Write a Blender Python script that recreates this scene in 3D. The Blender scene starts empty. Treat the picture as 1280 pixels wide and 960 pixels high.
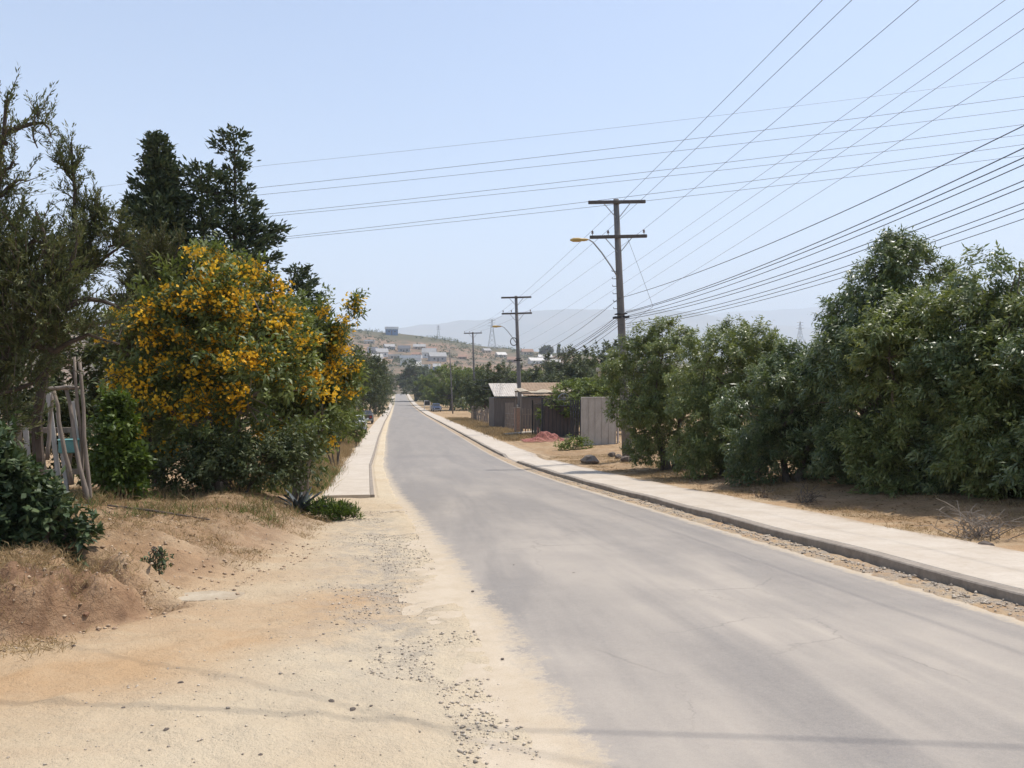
import bpy, math, random
import numpy as np
from mathutils import Vector, Matrix

R = math.radians
random.seed(7)
scene = bpy.context.scene
C = scene.collection

# ------------------------------------------------------------------ camera, sky, sun, exposure
EYE = Vector((0.0, 0.0, 1.5))
FPX = 1000.0                                    # focal length in pixels of a 1280 px wide frame
YAW = math.atan(143 / FPX)
PITCH = -math.atan(10 / FPX)
cam_d = bpy.data.cameras.new('camera')
cam_d.sensor_width = 36.0
cam_d.lens = 36.0 * FPX / 1280.0
cam_d.clip_start = 0.05
cam_d.clip_end = 30000
cam = bpy.data.objects.new('camera', cam_d)
C.objects.link(cam)
cam.location = EYE
cam.rotation_euler = (R(90) + PITCH, 0, -YAW)
scene.camera = cam

SUN_EL, SUN_AZ = R(65), R(62)                   # azimuth measured from +Y (down the road) towards +X
world = bpy.data.worlds.new('World')
scene.world = world
world.use_nodes = True
wn = world.node_tree.nodes
wl = world.node_tree.links
wn.clear()
wo = wn.new('ShaderNodeOutputWorld')
bg = wn.new('ShaderNodeBackground')
sky = wn.new('ShaderNodeTexSky')
sky.sky_type = 'NISHITA'
sky.sun_disc = False
sky.sun_elevation = SUN_EL
sky.sun_rotation = SUN_AZ
sky.altitude = 200
sky.air_density = 1.0
sky.dust_density = 1.7
sky.ozone_density = 1.2
bg.inputs['Strength'].default_value = 0.145
wl.new(sky.outputs[0], bg.inputs['Color'])
wl.new(bg.outputs[0], wo.inputs['Surface'])

sd = bpy.data.lights.new('sun', 'SUN')
sd.energy = 4.2
sd.angle = R(0.5)
sd.color = (1.0, 0.95, 0.88)
sun = bpy.data.objects.new('sun', sd)
C.objects.link(sun)
sun_dir = Vector((math.sin(SUN_AZ) * math.cos(SUN_EL), math.cos(SUN_AZ) * math.cos(SUN_EL), math.sin(SUN_EL)))
sun.rotation_euler = sun_dir.to_track_quat('Z', 'Y').to_euler()
sun.location = (0, 0, 60)

scene.view_settings.view_transform = 'Standard'
scene.view_settings.look = 'None'
scene.view_settings.gamma = 1.0
scene.view_settings.exposure = 0.42
scene.view_settings.use_curve_mapping = False
scene.render.engine = 'CYCLES'
scene.cycles.use_denoising = True
scene.cycles.max_bounces = 6
scene.cycles.diffuse_bounces = 3
scene.cycles.glossy_bounces = 2
scene.cycles.transmission_bounces = 4
scene.cycles.volume_bounces = 2
scene.cycles.caustics_reflective = False
scene.cycles.caustics_refractive = False
HAZE_DENSITY = 0.00021

# ------------------------------------------------------------------ numeric helpers
_f = np.array([math.sin(YAW) * math.cos(PITCH), math.cos(YAW) * math.cos(PITCH), math.sin(PITCH)])
_r = np.array([math.cos(YAW), -math.sin(YAW), 0.0])
_u = np.cross(_r, _f)


def ray(px, py):
    return _f + _r * (px - 640) / FPX - _u * (py - 480) / FPX


def at(px, py, Y):
    """world point at distance Y down the road, on the sight line of a photo pixel"""
    d = ray(px, py)
    return Vector(d * (Y / d[1])) + EYE


def hash2(ix, iy, s):
    n = (ix.astype(np.int64) * 374761393 + iy.astype(np.int64) * 668265263 + s * 1442695041) & 0xffffffff
    n = ((n ^ (n >> 13)) * 1274126177) & 0xffffffff
    return ((n ^ (n >> 16)) & 0xffff) / 65535.0


def vnoise(x, y, s=0):
    x = np.asarray(x, float); y = np.asarray(y, float)
    ix, iy = np.floor(x), np.floor(y)
    fx, fy = x - ix, y - iy
    fx = fx * fx * (3 - 2 * fx); fy = fy * fy * (3 - 2 * fy)
    a, b = hash2(ix, iy, s), hash2(ix + 1, iy, s)
    c, d = hash2(ix, iy + 1, s), hash2(ix + 1, iy + 1, s)
    return (a + (b - a) * fx) * (1 - fy) + (c + (d - c) * fx) * fy


def fbm(x, y, oct=4, s=0):
    v, a, t = 0, 0.5, 0
    for k in range(oct):
        v = v + a * (vnoise(x * 2 ** k, y * 2 ** k, s + k) - 0.5); t += a; a *= 0.5
    return v / t * 2


def sstep(a, b, x):
    t = np.clip((x - a) / (b - a), 0, 1)
    return t * t * (3 - 2 * t)


# ------------------------------------------------------------------ terrain
_hy = np.arange(-60, 900.0, 0.5)
_hh = np.interp(_hy, [-60, 0, 5.8, 12.6, 22.7, 32, 42, 60, 150, 250, 340, 500, 900],
                [-2.0, 1.48, 1.89, 2.36, 3.08, 3.65, 4.05, 4.55, 7.15, 9.4, 10.5, 10.95, 11.0])
_k = np.exp(-0.5 * (np.arange(-12, 13) / 5.0) ** 2); _k /= _k.sum()
_hh2 = np.convolve(np.pad(_hh, 12, mode='edge'), _k, 'valid')


def base_z(Y):
    return EYE.z - np.interp(Y, _hy, _hh2)


def road_left(Y):
    return np.interp(Y, [-20, 0, 3, 6, 10.5, 19, 33, 60, 100, 400], [2.0, .80, .66, .56, .34, -.09, -.6, -.9, -1.1, -1.2])


ROAD_R = 4.66
KERB = 5.0
WALK_R = 6.62


def bank_edge(Y):
    return np.interp(Y, [-20, 2.0, 4.0, 5.0, 5.7, 6.2, 6.6, 7.2, 8.5, 10.5, 12.8, 15, 18, 22, 60],
                     [-60, -12.0, -6.0, -4.0, -2.95, -2.45, -2.05, -1.75, -1.5, -1.1, -.85, -1.3, -2.0, -2.15, -2.6])


def ground_z(X, Y):
    X = np.asarray(X, float); Y = np.asarray(Y, float)
    b = base_z(Y)
    z = b.copy()
    near = np.clip(1 - np.abs(Y - 10) / 80, 0, 1)
    n1 = fbm(X * .9, Y * .9, 4, 3); n2 = fbm(X * 4.5, Y * 4.5, 3, 11); n3 = fbm(X * 11, Y * 11, 2, 21)
    # left shoulder
    dl = road_left(Y) - X
    left = np.where(dl > 0, 0.012 + 0.03 * sstep(0, 1.2, dl), 0.12 * np.maximum(dl, -.5))
    for off_ in (-.75, .72):
        xr_ = np.interp(Y, [2, 3.6, 4.9, 6.0, 7.5], [-6.5, -4.2, -2.4, -1.1, -.1]) + off_
        dr_ = (X - xr_) * .72 + .05 * n1
        left = left + (-.016 * np.exp(-(dr_ / .11) ** 2) + .009 * np.exp(-((np.abs(dr_) - .19) / .07) ** 2)) * (.6 + .8 * n2) * sstep(8, 6.6, Y)
    left = left + (0.030 * n1 + 0.024 * n2 + .008 * n3) * sstep(-.5, .3, dl) * near
    # bank
    e = bank_edge(Y) + 0.16 * n1 + .06 * n2
    db = e - X
    w = np.where(Y < 7.0, 0.22 + .45 * sstep(5.6, 4, Y), np.interp(Y, [7.0, 8.2], [.24, 1.7]))
    hgt = np.interp(Y, [0, 5, 6.5, 12, 16, 19, 24], [.25, .34, .40, .48, .40, .12, .12])
    hgt = np.where(Y < 7.4, np.interp(X, [-2.7, -1.9], [1, 0.35]) * hgt, hgt)
    s = sstep(0, 1, np.maximum(db, 0) / w)
    left = left + hgt * s + (.045 * n1 + .035 * n2 + .03 * n3 + .022 * fbm(X * 17, Y * 17, 2, 58)) * s * (1 - .5 * sstep(2, 6, db)) * near
    rid = 1 - np.abs(fbm(X * 2.6 + .3, Y * 2.6, 3, 51))
    left = left + (.05 * (rid - .75) + .07 * n3 + .07 * fbm(X * 7.5, Y * 7.5, 3, 57)) * s * sstep(7.9, 7.0, Y) * sstep(1.2, .2, db)
    gd = 9.0
    for gx0, gy0, gx1, gy1 in ((-2.85, 7.75, -2.35, 7.0), (-2.35, 7.0, -1.95, 7.12)):
        tt_ = np.clip(((X - gx0) * (gx1 - gx0) + (Y - gy0) * (gy1 - gy0)) / ((gx1 - gx0) ** 2 + (gy1 - gy0) ** 2), 0, 1)
        dx_, dy_ = X - gx0 - tt_ * (gx1 - gx0), Y - gy0 - tt_ * (gy1 - gy0)
        gd = np.minimum(gd, np.hypot(dx_, dy_) * np.where(dy_ > 0, 1.5, .8))
    left = left - .26 * np.exp(-((gd + .05 * n2) / .17) ** 2) * sstep(-1.5, -2.1, X)
    left = left + .02 * np.maximum(db - 2, 0) * sstep(60, 20, Y)
    # right
    dr = X - ROAD_R
    right = np.where(dr < 0, np.maximum(dr * .12, -.06), np.minimum(.02 + .05 * dr, .035)) + (.012 * n2 + .02 * n3 * 1.0) * sstep(-.2, .15, dr) * near
    dv = X - WALK_R
    right = np.where(dv > 0, .11 + .07 * n1 * sstep(0, 1, dv) + .03 * n2 + .25 * sstep(.8, 4, dv) * near, right)
    right = np.where((X > KERB) & (X <= WALK_R), -.02, right)
    z = b + np.where(X < 2.2, left, right)
    z = np.where((X > road_left(Y) + .5) & (X < ROAD_R - .5), b - .06, z)
    # left pavement bed
    xr = road_left(Y) - .45
    bed = (Y > 18.0) & (X < xr + .05) & (X > xr - 1.2)
    z = np.where(bed, b - .03, z)
    return z


CREST = [(-400, 400), (200, 410), (400, 411), (440, 412), (480, 416), (520, 419), (560, 425), (600, 432), (650, 438), (700, 441), (780, 447), (900, 455), (1100, 466), (1300, 470)]
_ca = [ray(p, 470)[0] / ray(p, 470)[1] for p, _ in CREST]
_cs = [-(ray(p, q)[2]) / ray(p, q)[1] for p, q in CREST]      # drop per metre of Y


def hill_z(X, Y):
    X = np.asarray(X, float); Y = np.asarray(Y, float)
    a = X / Y
    slope = -np.interp(a, _ca, _cs)
    yc = 950 - 250 * np.clip(a, 0, .5)
    zc = EYE.z + slope * yc
    zf = -11.0
    s = (Y - 470) / (yc - 470)
    up = np.clip(s, 0, 1)
    prof = np.where(s <= 1, .25 * up + .75 * up ** 1.5, 1 - .35 * sstep(0, 1.4, s - 1))
    n = fbm(X / 60, Y / 60, 4, 41) * 4.0 * np.clip(s * 1.2, 0, 1) * np.clip(1.25 - s, .15, 1)
    return zf + (zc - zf) * prof + n


def hit(px, py, fn=None, y0=2.0, y1=1500.0):
    """walks a sight line to the terrain"""
    d = ray(px, py)
    Ys = np.concatenate([np.arange(y0, 80, .02), np.arange(80, y1, .5)])
    t = Ys / d[1]
    zz = EYE.z + d[2] * t
    g = (fn or ground_z)(d[0] * t, Ys)
    k = np.argmax(zz <= g) if (zz <= g).any() else -1
    return Vector((d[0] * t[k], Ys[k], float(g[k])))


def gz(x, y):
    return float(ground_z(np.array([x]), np.array([y]))[0])


# ------------------------------------------------------------------ mesh helpers
class MB:
    def __init__(s):
        s.v = []; s.f = []

    def add(s, vs, fs):
        o = len(s.v)
        s.v += [tuple(p) for p in vs]
        s.f += [tuple(i + o for i in f) for f in fs]
        return s

    def box(s, c, size, rz=0.0, rx=0.0, ry=0.0, bev=0.0):
        m = Matrix.Translation(c) @ Matrix.Rotation(rz, 4, 'Z') @ Matrix.Rotation(ry, 4, 'Y') @ Matrix.Rotation(rx, 4, 'X')
        a, b, h = [q / 2 for q in size]
        if bev <= 0:
            vs = [m @ Vector((x, y, z)) for z in (-h, h) for x, y in ((-a, -b), (a, -b), (a, b), (-a, b))]
            fs = [(3, 2, 1, 0), (4, 5, 6, 7), (0, 1, 5, 4), (1, 2, 6, 5), (2, 3, 7, 6), (3, 0, 4, 7)]
        else:
            e = min(bev, a * .9, b * .9, h * .9)
            rings = []
            for z, k in ((-h, e), (-h + e, 0), (h - e, 0), (h, e)):
                A, B = a - k, b - k
                rings.append([(A - e, -B, z), (A, -B + e, z), (A, B - e, z), (A - e, B, z), (-A + e, B, z), (-A, B - e, z), (-A, -B + e, z), (-A + e, -B, z)])
            vs = [m @ Vector(p) for r in rings for p in r]
            fs = [tuple(range(7, -1, -1)), tuple(range(24, 32))]
            for q in range(3):
                for i in range(8):
                    j = (i + 1) % 8
                    fs.append((q * 8 + i, q * 8 + j, q * 8 + 8 + j, q * 8 + 8 + i))
        return s.add(vs, fs)

    def tube(s, pts, rad, n=6, cap=True):
        pts = [Vector(p) for p in pts]
        if not hasattr(rad, '__len__'):
            rad = [rad] * len(pts)
        vs = []; fs = []
        prev = None
        for i, p in enumerate(pts):
            t = (pts[min(i + 1, len(pts) - 1)] - pts[max(i - 1, 0)])
            t = t.normalized() if t.length > 1e-9 else Vector((0, 0, 1))
            if prev is None:
                up = Vector((0, 0, 1)) if abs(t.z) < .9 else Vector((1, 0, 0))
                x = t.cross(up).normalized()
            else:
                x = (prev - t * prev.dot(t)).normalized()
            prev = x
            y = t.cross(x)
            for k in range(n):
                a = 2 * math.pi * k / n
                vs.append(p + (x * math.cos(a) + y * math.sin(a)) * rad[i])
        for i in range(len(pts) - 1):
            for k in range(n):
                j = (k + 1) % n
                fs.append((i * n + k, i * n + j, i * n + n + j, i * n + n + k))
        if cap:
            fs.append(tuple(range(n - 1, -1, -1)))
            fs.append(tuple((len(pts) - 1) * n + k for k in range(n)))
        return s.add(vs, fs)

    def lathe(s, prof, c=(0, 0, 0), n=12, m=None):
        vs = []; fs = []
        m = m or Matrix.Identity(4)
        for r, z in prof:
            for k in range(n):
                a = 2 * math.pi * k / n
                vs.append(Vector(c) + (m @ Vector((r * math.cos(a), r * math.sin(a), z))))
        for i in range(len(prof) - 1):
            for k in range(n):
                j = (k + 1) % n
                fs.append((i * n + k, i * n + j, i * n + n + j, i * n + n + k))
        fs.append(tuple(range(n - 1, -1, -1)))
        fs.append(tuple((len(prof) - 1) * n + k for k in range(n)))
        return s.add(vs, fs)

    def prism(s, poly, y0, y1):
        """poly of (x,z) extruded along y"""
        n = len(poly)
        vs = [(x, y0, z) for x, z in poly] + [(x, y1, z) for x, z in poly]
        fs = [tuple(range(n)), tuple(range(2 * n - 1, n - 1, -1))]
        for i in range(n):
            j = (i + 1) % n
            fs.append((i, i + n, j + n, j))
        return s.add(vs, fs)

    def build(s, name, m, parent=None, world=False, smooth=False, loc=None):
        off = Vector((0, 0, 0))
        if loc is not None:
            off = Vector(loc)
        if world and parent is not None:
            off = parent.location.copy()
        me = bpy.data.meshes.new(name)
        me.from_pydata([(p[0] - off.x, p[1] - off.y, p[2] - off.z) for p in s.v], [], s.f)
        me.materials.append(m)
        if smooth:
            me.polygons.foreach_set('use_smooth', [True] * len(me.polygons))
        o = bpy.data.objects.new(name, me)
        C.objects.link(o)
        if parent is not None:
            o.parent = parent
        elif loc is not None:
            o.location = off
        return o


def raw_mesh(name, v, loops, starts, totals, m, attrs=None, smooth=False):
    me = bpy.data.meshes.new(name)
    v = np.ascontiguousarray(v, np.float32)
    me.vertices.add(len(v)); me.vertices.foreach_set('co', v.ravel())
    me.loops.add(len(loops)); me.loops.foreach_set('vertex_index', np.ascontiguousarray(loops, np.int32))
    me.polygons.add(len(starts)); me.polygons.foreach_set('loop_start', np.ascontiguousarray(starts, np.int32))
    if smooth:
        me.polygons.foreach_set('use_smooth', np.ones(len(starts), bool))
    for k, a in (attrs or {}).items():
        at_ = me.attributes.new(k, 'FLOAT', 'POINT')
        at_.data.foreach_set('value', np.ascontiguousarray(a, np.float32))
    me.update(calc_edges=True)
    me.validate()
    me.materials.append(m)
    return me


def link(name, me, parent=None):
    o = bpy.data.objects.new(name, me)
    C.objects.link(o)
    if parent is not None:
        o.parent = parent
    return o


def grid_obj(name, xs, ys, zfn, m, attrs=None, smooth=True):
    X, Y = np.meshgrid(xs, ys)
    if callable(zfn):
        Z = zfn(X, Y)
    else:
        Z = zfn
    nx, ny = len(xs), len(ys)
    v = np.stack([X, Y, Z], -1).reshape(-1, 3)
    i = np.arange(ny - 1)[:, None] * nx + np.arange(nx - 1)[None, :]
    q = np.stack([i, i + 1, i + nx + 1, i + nx], -1).reshape(-1, 4)
    at_ = {k: fn(X, Y).ravel() for k, fn in (attrs or {}).items()}
    me = raw_mesh(name, v, q.ravel(), np.arange(len(q)) * 4, None, m, at_, smooth)
    return link(name, me)


def empty(name, loc, rot=(0, 0, 0)):
    o = bpy.data.objects.new(name, None)
    C.objects.link(o)
    o.location = loc
    o.rotation_euler = rot
    o.empty_display_size = .2
    return o


def tag(o, label, cat, group=None):
    o['label'] = label
    o['category'] = cat
    if group:
        o['group'] = group
    return o


def struct(o, kind='structure'):
    o['kind'] = kind
    return o


def dup(root, loc, rz=0.0, sc=1.0, label=None):
    r = root.copy(); C.objects.link(r)
    r.location = loc; r.rotation_euler = (0, 0, rz)
    r.scale = sc if hasattr(sc, '__len__') else (sc, sc, sc)
    if label:
        r['label'] = label
    for ch in list(root.children):
        c = ch.copy(); C.objects.link(c); c.parent = r
        for g in list(ch.children):
            d = g.copy(); C.objects.link(d); d.parent = c
    return r


# ------------------------------------------------------------------ materials
MATS = {}


def nodes_of(name):
    m = bpy.data.materials.new(name)
    m.use_nodes = True
    nt = m.node_tree
    return m, nt, nt.nodes['Principled BSDF'], nt.nodes['Material Output']


def noise(nt, scale, detail=4, rough=.6, vec=None, dist=0.0):
    n = nt.nodes.new('ShaderNodeTexNoise')
    n.inputs['Scale'].default_value = scale
    n.inputs['Detail'].default_value = detail
    n.inputs['Roughness'].default_value = rough
    n.inputs['Distortion'].default_value = dist
    if vec is not None:
        nt.links.new(vec, n.inputs['Vector'])
    return n.outputs['Fac']


def ramp(nt, fac, stops):
    n = nt.nodes.new('ShaderNodeValToRGB')
    e = n.color_ramp.elements
    while len(e) < len(stops):
        e.new(.5)
    for k, (p, c) in enumerate(stops):
        e[k].position = p
        e[k].color = (c, c, c, 1) if not hasattr(c, '__len__') else (*c, 1)
    nt.links.new(fac, n.inputs[0])
    return n.outputs[0]


def mixc(nt, fac, a, b, mode='MIX'):
    n = nt.nodes.new('ShaderNodeMix')
    n.data_type = 'RGBA'
    n.blend_type = mode
    for sock, val in ((n.inputs[0], fac), (n.inputs[6], a), (n.inputs[7], b)):
        if hasattr(val, 'links'):
            nt.links.new(val, sock)
        elif hasattr(val, '__len__'):
            sock.default_value = (*val[:3], 1)
        else:
            sock.default_value = val
    return n.outputs[2]


def mathn(nt, op, a, b=0.0, clamp=False):
    n = nt.nodes.new('ShaderNodeMath')
    n.operation = op
    n.use_clamp = clamp
    for sock, val in ((n.inputs[0], a), (n.inputs[1], b)):
        if hasattr(val, 'links'):
            nt.links.new(val, sock)
        else:
            sock.default_value = val
    return n.outputs[0]


def attr(nt, name):
    n = nt.nodes.new('ShaderNodeAttribute')
    n.attribute_name = name
    return n.outputs['Fac']


def coords(nt, kind='Object', scale=None):
    t = nt.nodes.new('ShaderNodeTexCoord')
    o = t.outputs[kind]
    if scale:
        mp = nt.nodes.new('ShaderNodeMapping')
        mp.inputs['Scale'].default_value = scale
        nt.links.new(o, mp.inputs[0])
        o = mp.outputs[0]
    return o


def bump(nt, bsdf, h, strength=.4, dist=.02):
    n = nt.nodes.new('ShaderNodeBump')
    n.inputs['Strength'].default_value = strength
    n.inputs['Distance'].default_value = dist
    nt.links.new(h, n.inputs['Height'])
    nt.links.new(n.outputs[0], bsdf.inputs['Normal'])


def mat(name, col, col2=None, scale=6.0, rough=.8, metal=0.0, bmp=.25, stretch=None, spec=.3):
    """weathered surface: two colours mixed by patchy noise plus a fine bump"""
    if name in MATS:
        return MATS[name]
    m, nt, b, _ = nodes_of(name)
    v = coords(nt, 'Object', stretch)
    n1 = noise(nt, scale, 5, .65, v)
    n2 = noise(nt, scale * 7, 4, .7, v)
    c2 = col2 or tuple(q * .62 for q in col)
    f = ramp(nt, mathn(nt, 'ADD', mathn(nt, 'MULTIPLY', n1, .7), mathn(nt, 'MULTIPLY', n2, .3)), [(.36, 0.0), (.64, 1.0)])
    nt.links.new(mixc(nt, f, col, c2), b.inputs['Base Color'])
    b.inputs['Roughness'].default_value = rough
    b.inputs['Metallic'].default_value = metal
    b.inputs['Specular IOR Level'].default_value = spec
    if bmp:
        bump(nt, b, n2, bmp, .01)
    MATS[name] = m
    return m


def leafmat(name, c1, c2, c3, trans=.3, rough=.5, spec=.35, tcol=None):
    """leaf blades differ in colour from one to the next (vertex value 'rnd' is one random number per leaf)"""
    if name in MATS:
        return MATS[name]
    m, nt, b, out = nodes_of(name)
    rnd = attr(nt, 'rnd')
    col = ramp(nt, rnd, [(0.0, c1), (.55, c2), (1.0, c3)])
    nt.links.new(col, b.inputs['Base Color'])
    b.inputs['Roughness'].default_value = rough
    b.inputs['Specular IOR Level'].default_value = spec
    tr = nt.nodes.new('ShaderNodeBsdfTranslucent')
    nt.links.new(mixc(nt, .5, col, tcol or (c2[0] * 1.6, c2[1] * 1.6, c2[2] * .6)), tr.inputs['Color'])
    mx = nt.nodes.new('ShaderNodeMixShader')
    mx.inputs[0].default_value = trans
    nt.links.new(b.outputs[0], mx.inputs[1]); nt.links.new(tr.outputs[0], mx.inputs[2])
    nt.links.new(mx.outputs[0], out.inputs['Surface'])
    MATS[name] = m
    return m


# ground: dry sandy soil with redder clay, paler dust and straw litter where the vertex masks say so
def ground_material():
    m, nt, b, _ = nodes_of('dry_soil')
    v = coords(nt, 'Object')
    big = noise(nt, .35, 5, .6, v)
    mid = noise(nt, 2.2, 6, .65, v, .4)
    fine = noise(nt, 26, 5, .7, v)
    grit = noise(nt, 110, 3, .7, v)
    streak = noise(nt, 1.3, 5, .6, coords(nt, 'Object', (.35, 1.5, 1)), .5)
    sand = mixc(nt, ramp(nt, mid, [(.35, 0.), (.66, 1.)]), (.50, .375, .24), (.44, .32, .195))
    sand = mixc(nt, mathn(nt, 'MULTIPLY', ramp(nt, streak, [(.44, 0.), (.58, 1.)]), .75), sand, (.42, .27, .15))
    sand = mixc(nt, mathn(nt, 'MULTIPLY', attr(nt, 'pale'), ramp(nt, big, [(.3, .55), (.6, 1.)])), sand, (.57, .475, .34))
    sand = mixc(nt, mathn(nt, 'MULTIPLY', attr(nt, 'warm'), ramp(nt, mid, [(.3, .6), (.6, 1.)])), sand, (.46, .285, .145))
    clay = mixc(nt, ramp(nt, mid, [(.38, 0.), (.62, 1.)]), (.26, .145, .083), (.165, .095, .058))
    straw = mixc(nt, ramp(nt, fine, [(.4, 0.), (.6, 1.)]), (.33, .215, .105), (.18, .115, .062))
    col = mixc(nt, mathn(nt, 'MULTIPLY', attr(nt, 'clay'), ramp(nt, mid, [(.3, .35), (.6, 1.)])), sand, clay)
    col = mixc(nt, mathn(nt, 'MULTIPLY', attr(nt, 'litter'), ramp(nt, mathn(nt, 'ADD', mathn(nt, 'MULTIPLY', mid, .6), mathn(nt, 'MULTIPLY', fine, .4)), [(.36, .15), (.6, 1.)])), col, straw)
    gravel = ramp(nt, grit, [(.42, (.17, .155, .14)), (.5, (.33, .29, .24)), (.62, (.5, .45, .38))])
    col = mixc(nt, mathn(nt, 'MULTIPLY', attr(nt, 'gravel'), ramp(nt, noise(nt, 5, 5, .7, v), [(.4, 0.), (.6, .9)])), col, gravel)
    col = mixc(nt, mathn(nt, 'MULTIPLY', ramp(nt, grit, [(.56, 0.), (.72, 1.)]), .35), col, (.15, .10, .065))
    col = mixc(nt, mathn(nt, 'MULTIPLY', attr(nt, 'far'), ramp(nt, noise(nt, .06, 5, .6, v), [(.4, 0.), (.6, 1.)])), col, (.12, .12, .06))
    nt.links.new(col, b.inputs['Base Color'])
    b.inputs['Roughness'].default_value = .95
    b.inputs['Specular IOR Level'].default_value = .1
    h = mathn(nt, 'ADD', mathn(nt, 'MULTIPLY', fine, .7), mathn(nt, 'MULTIPLY', grit, .3))
    h = mathn(nt, 'ADD', h, mathn(nt, 'MULTIPLY', noise(nt, 7, 6, .7, v), 1.6))
    bump(nt, b, h, .75, .04)
    return m


def asphalt_material():
    m, nt, b, _ = nodes_of('worn_asphalt')
    v = coords(nt, 'Object')
    long = coords(nt, 'Object', (1.0, .09, 1))
    lane = noise(nt, 1.1, 4, .6, long, .3)
    blot = noise(nt, .55, 5, .62, v, .6)
    mid = noise(nt, 3.5, 5, .65, v)
    agg = noise(nt, 150, 3, .75, v)
    col = mixc(nt, ramp(nt, mid, [(.35, 0.), (.65, 1.)]), (.255, .228, .200), (.29, .26, .226))
    col = mixc(nt, ramp(nt, noise(nt, 38, 4, .8, v), [(.42, 0.), (.66, .5)]), col, (.175, .16, .15))
    col = mixc(nt, ramp(nt, agg, [(.4, 0.), (.62, .55)]), col, (.155, .146, .142))
    dust = mathn(nt, 'MULTIPLY', ramp(nt, lane, [(.38, .12), (.60, 1.)]), ramp(nt, blot, [(.32, .5), (.62, 1.)]))
    dust = mathn(nt, 'MULTIPLY', dust, attr(nt, 'dust'))
    en = mathn(nt, 'ADD', mathn(nt, 'MULTIPLY', mid, .9), mathn(nt, 'MULTIPLY', noise(nt, 24, 5, .8, v), 1.0))
    edge = ramp(nt, mathn(nt, 'ADD', attr(nt, 'edge'), mathn(nt, 'SUBTRACT', en, .95)), [(.40, 0.), (.52, .55), (.75, 1.)])
    col = mixc(nt, mathn(nt, 'MULTIPLY', dust, .62), col, (.50, .435, .36))
    fac = mathn(nt, 'MAXIMUM', mathn(nt, 'MULTIPLY', dust, .1), edge, True)
    soil = mixc(nt, ramp(nt, mid, [(.35, 0.), (.65, 1.)]), (.54, .45, .335), (.47, .38, .27))
    soil = mixc(nt, ramp(nt, agg, [(.45, 0.), (.7, .45)]), soil, (.22, .18, .14))
    col = mixc(nt, fac, col, soil)
    crack = nt.nodes.new('ShaderNodeTexVoronoi'); crack.feature = 'DISTANCE_TO_EDGE'
    crack.inputs['Scale'].default_value = .55
    nt.links.new(mixc(nt, .12, v, mathn(nt, 'MULTIPLY', noise(nt, 2.5, 4, .7, v), 3.0)), crack.inputs['Vector'])
    ck = ramp(nt, crack.outputs['Distance'], [(.0, 1.), (.006, 0.)])
    col = mixc(nt, mathn(nt, 'MULTIPLY', mathn(nt, 'MULTIPLY', ck, .35), ramp(nt, blot, [(.45, 0.), (.6, 1.)])), col, (.09, .085, .08))
    nt.links.new(col, b.inputs['Base Color'])
    b.inputs['Roughness'].default_value = .86
    b.inputs['Specular IOR Level'].default_value = .25
    bump(nt, b, agg, .35, .006)
    return m


def concrete_walk(name='pavement_concrete', joint=2.0):
    m, nt, b, _ = nodes_of(name)
    v = coords(nt, 'Object')
    n1 = noise(nt, 1.6, 5, .65, v); n2 = noise(nt, 14, 5, .7, v); n3 = noise(nt, 90, 3, .7, v)
    col = mixc(nt, ramp(nt, n1, [(.35, 0.), (.65, 1.)]), (.53, .465, .385), (.46, .39, .31))
    col = mixc(nt, ramp(nt, n2, [(.5, 0.), (.75, .5)]), col, (.36, .29, .21))
    col = mixc(nt, ramp(nt, n3, [(.55, 0.), (.75, .35)]), col, (.27, .24, .2))
    sep = nt.nodes.new('ShaderNodeSeparateXYZ'); nt.links.new(v, sep.inputs[0])
    sp_ = mathn(nt, 'ADD', mathn(nt, 'MULTIPLY', mathn(nt, 'SUBTRACT', sep.outputs[0], WALK_R - .42), 1.6), mathn(nt, 'SUBTRACT', mathn(nt, 'ADD', mathn(nt, 'MULTIPLY', n1, .8), mathn(nt, 'MULTIPLY', n2, .5)), .65))
    col = mixc(nt, mathn(nt, 'MULTIPLY', ramp(nt, sp_, [(.35, 0.), (.75, 1.)]), .75), col, (.34, .25, .165))
    fr = mathn(nt, 'FRACT', mathn(nt, 'DIVIDE', sep.outputs[1], joint))
    jn = ramp(nt, fr, [(0.0, 1.), (.012, 0.)])
    col = mixc(nt, mathn(nt, 'MULTIPLY', jn, .45), col, (.2, .17, .14))
    nt.links.new(col, b.inputs['Base Color'])
    b.inputs['Roughness'].default_value = .9
    b.inputs['Specular IOR Level'].default_value = .2
    bump(nt, b, n2, .25, .01)
    return m


M_GROUND = ground_material()
M_ASPHALT = asphalt_material()
M_WALK = concrete_walk()
M_KERB = mat('kerb_concrete', (.34, .29, .235), (.21, .175, .14), 4, .92, bmp=.4)
M_BARK = mat('bark_grey', (.17, .135, .105), (.09, .07, .055), 9, .95, bmp=.6, stretch=(1, 1, .25))
M_BARKD = mat('bark_dark', (.10, .075, .058), (.05, .04, .033), 9, .95, bmp=.6, stretch=(1, 1, .25))
M_BARKP = mat('bark_pale', (.30, .25, .20), (.18, .15, .12), 9, .95, bmp=.5, stretch=(1, 1, .25))
M_WOOD = mat('weathered_wood', (.29, .24, .195), (.16, .13, .105), 7, .9, bmp=.5, stretch=(2, 2, .2))
M_WOODG = mat('grey_board', (.50, .475, .44), (.32, .30, .275), 6, .9, bmp=.4, stretch=(2, 2, .2))
M_POLE = mat('pole_concrete', (.215, .20, .19), (.14, .13, .122), 3, .9, bmp=.4, stretch=(1, 1, .3))
M_POLEW = mat('pole_wood', (.17, .14, .115), (.10, .085, .07), 5, .95, bmp=.5, stretch=(2, 2, .15))
M_ARM = mat('crossarm_wood', (.13, .115, .105), (.08, .07, .065), 6, .9, bmp=.4)
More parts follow.
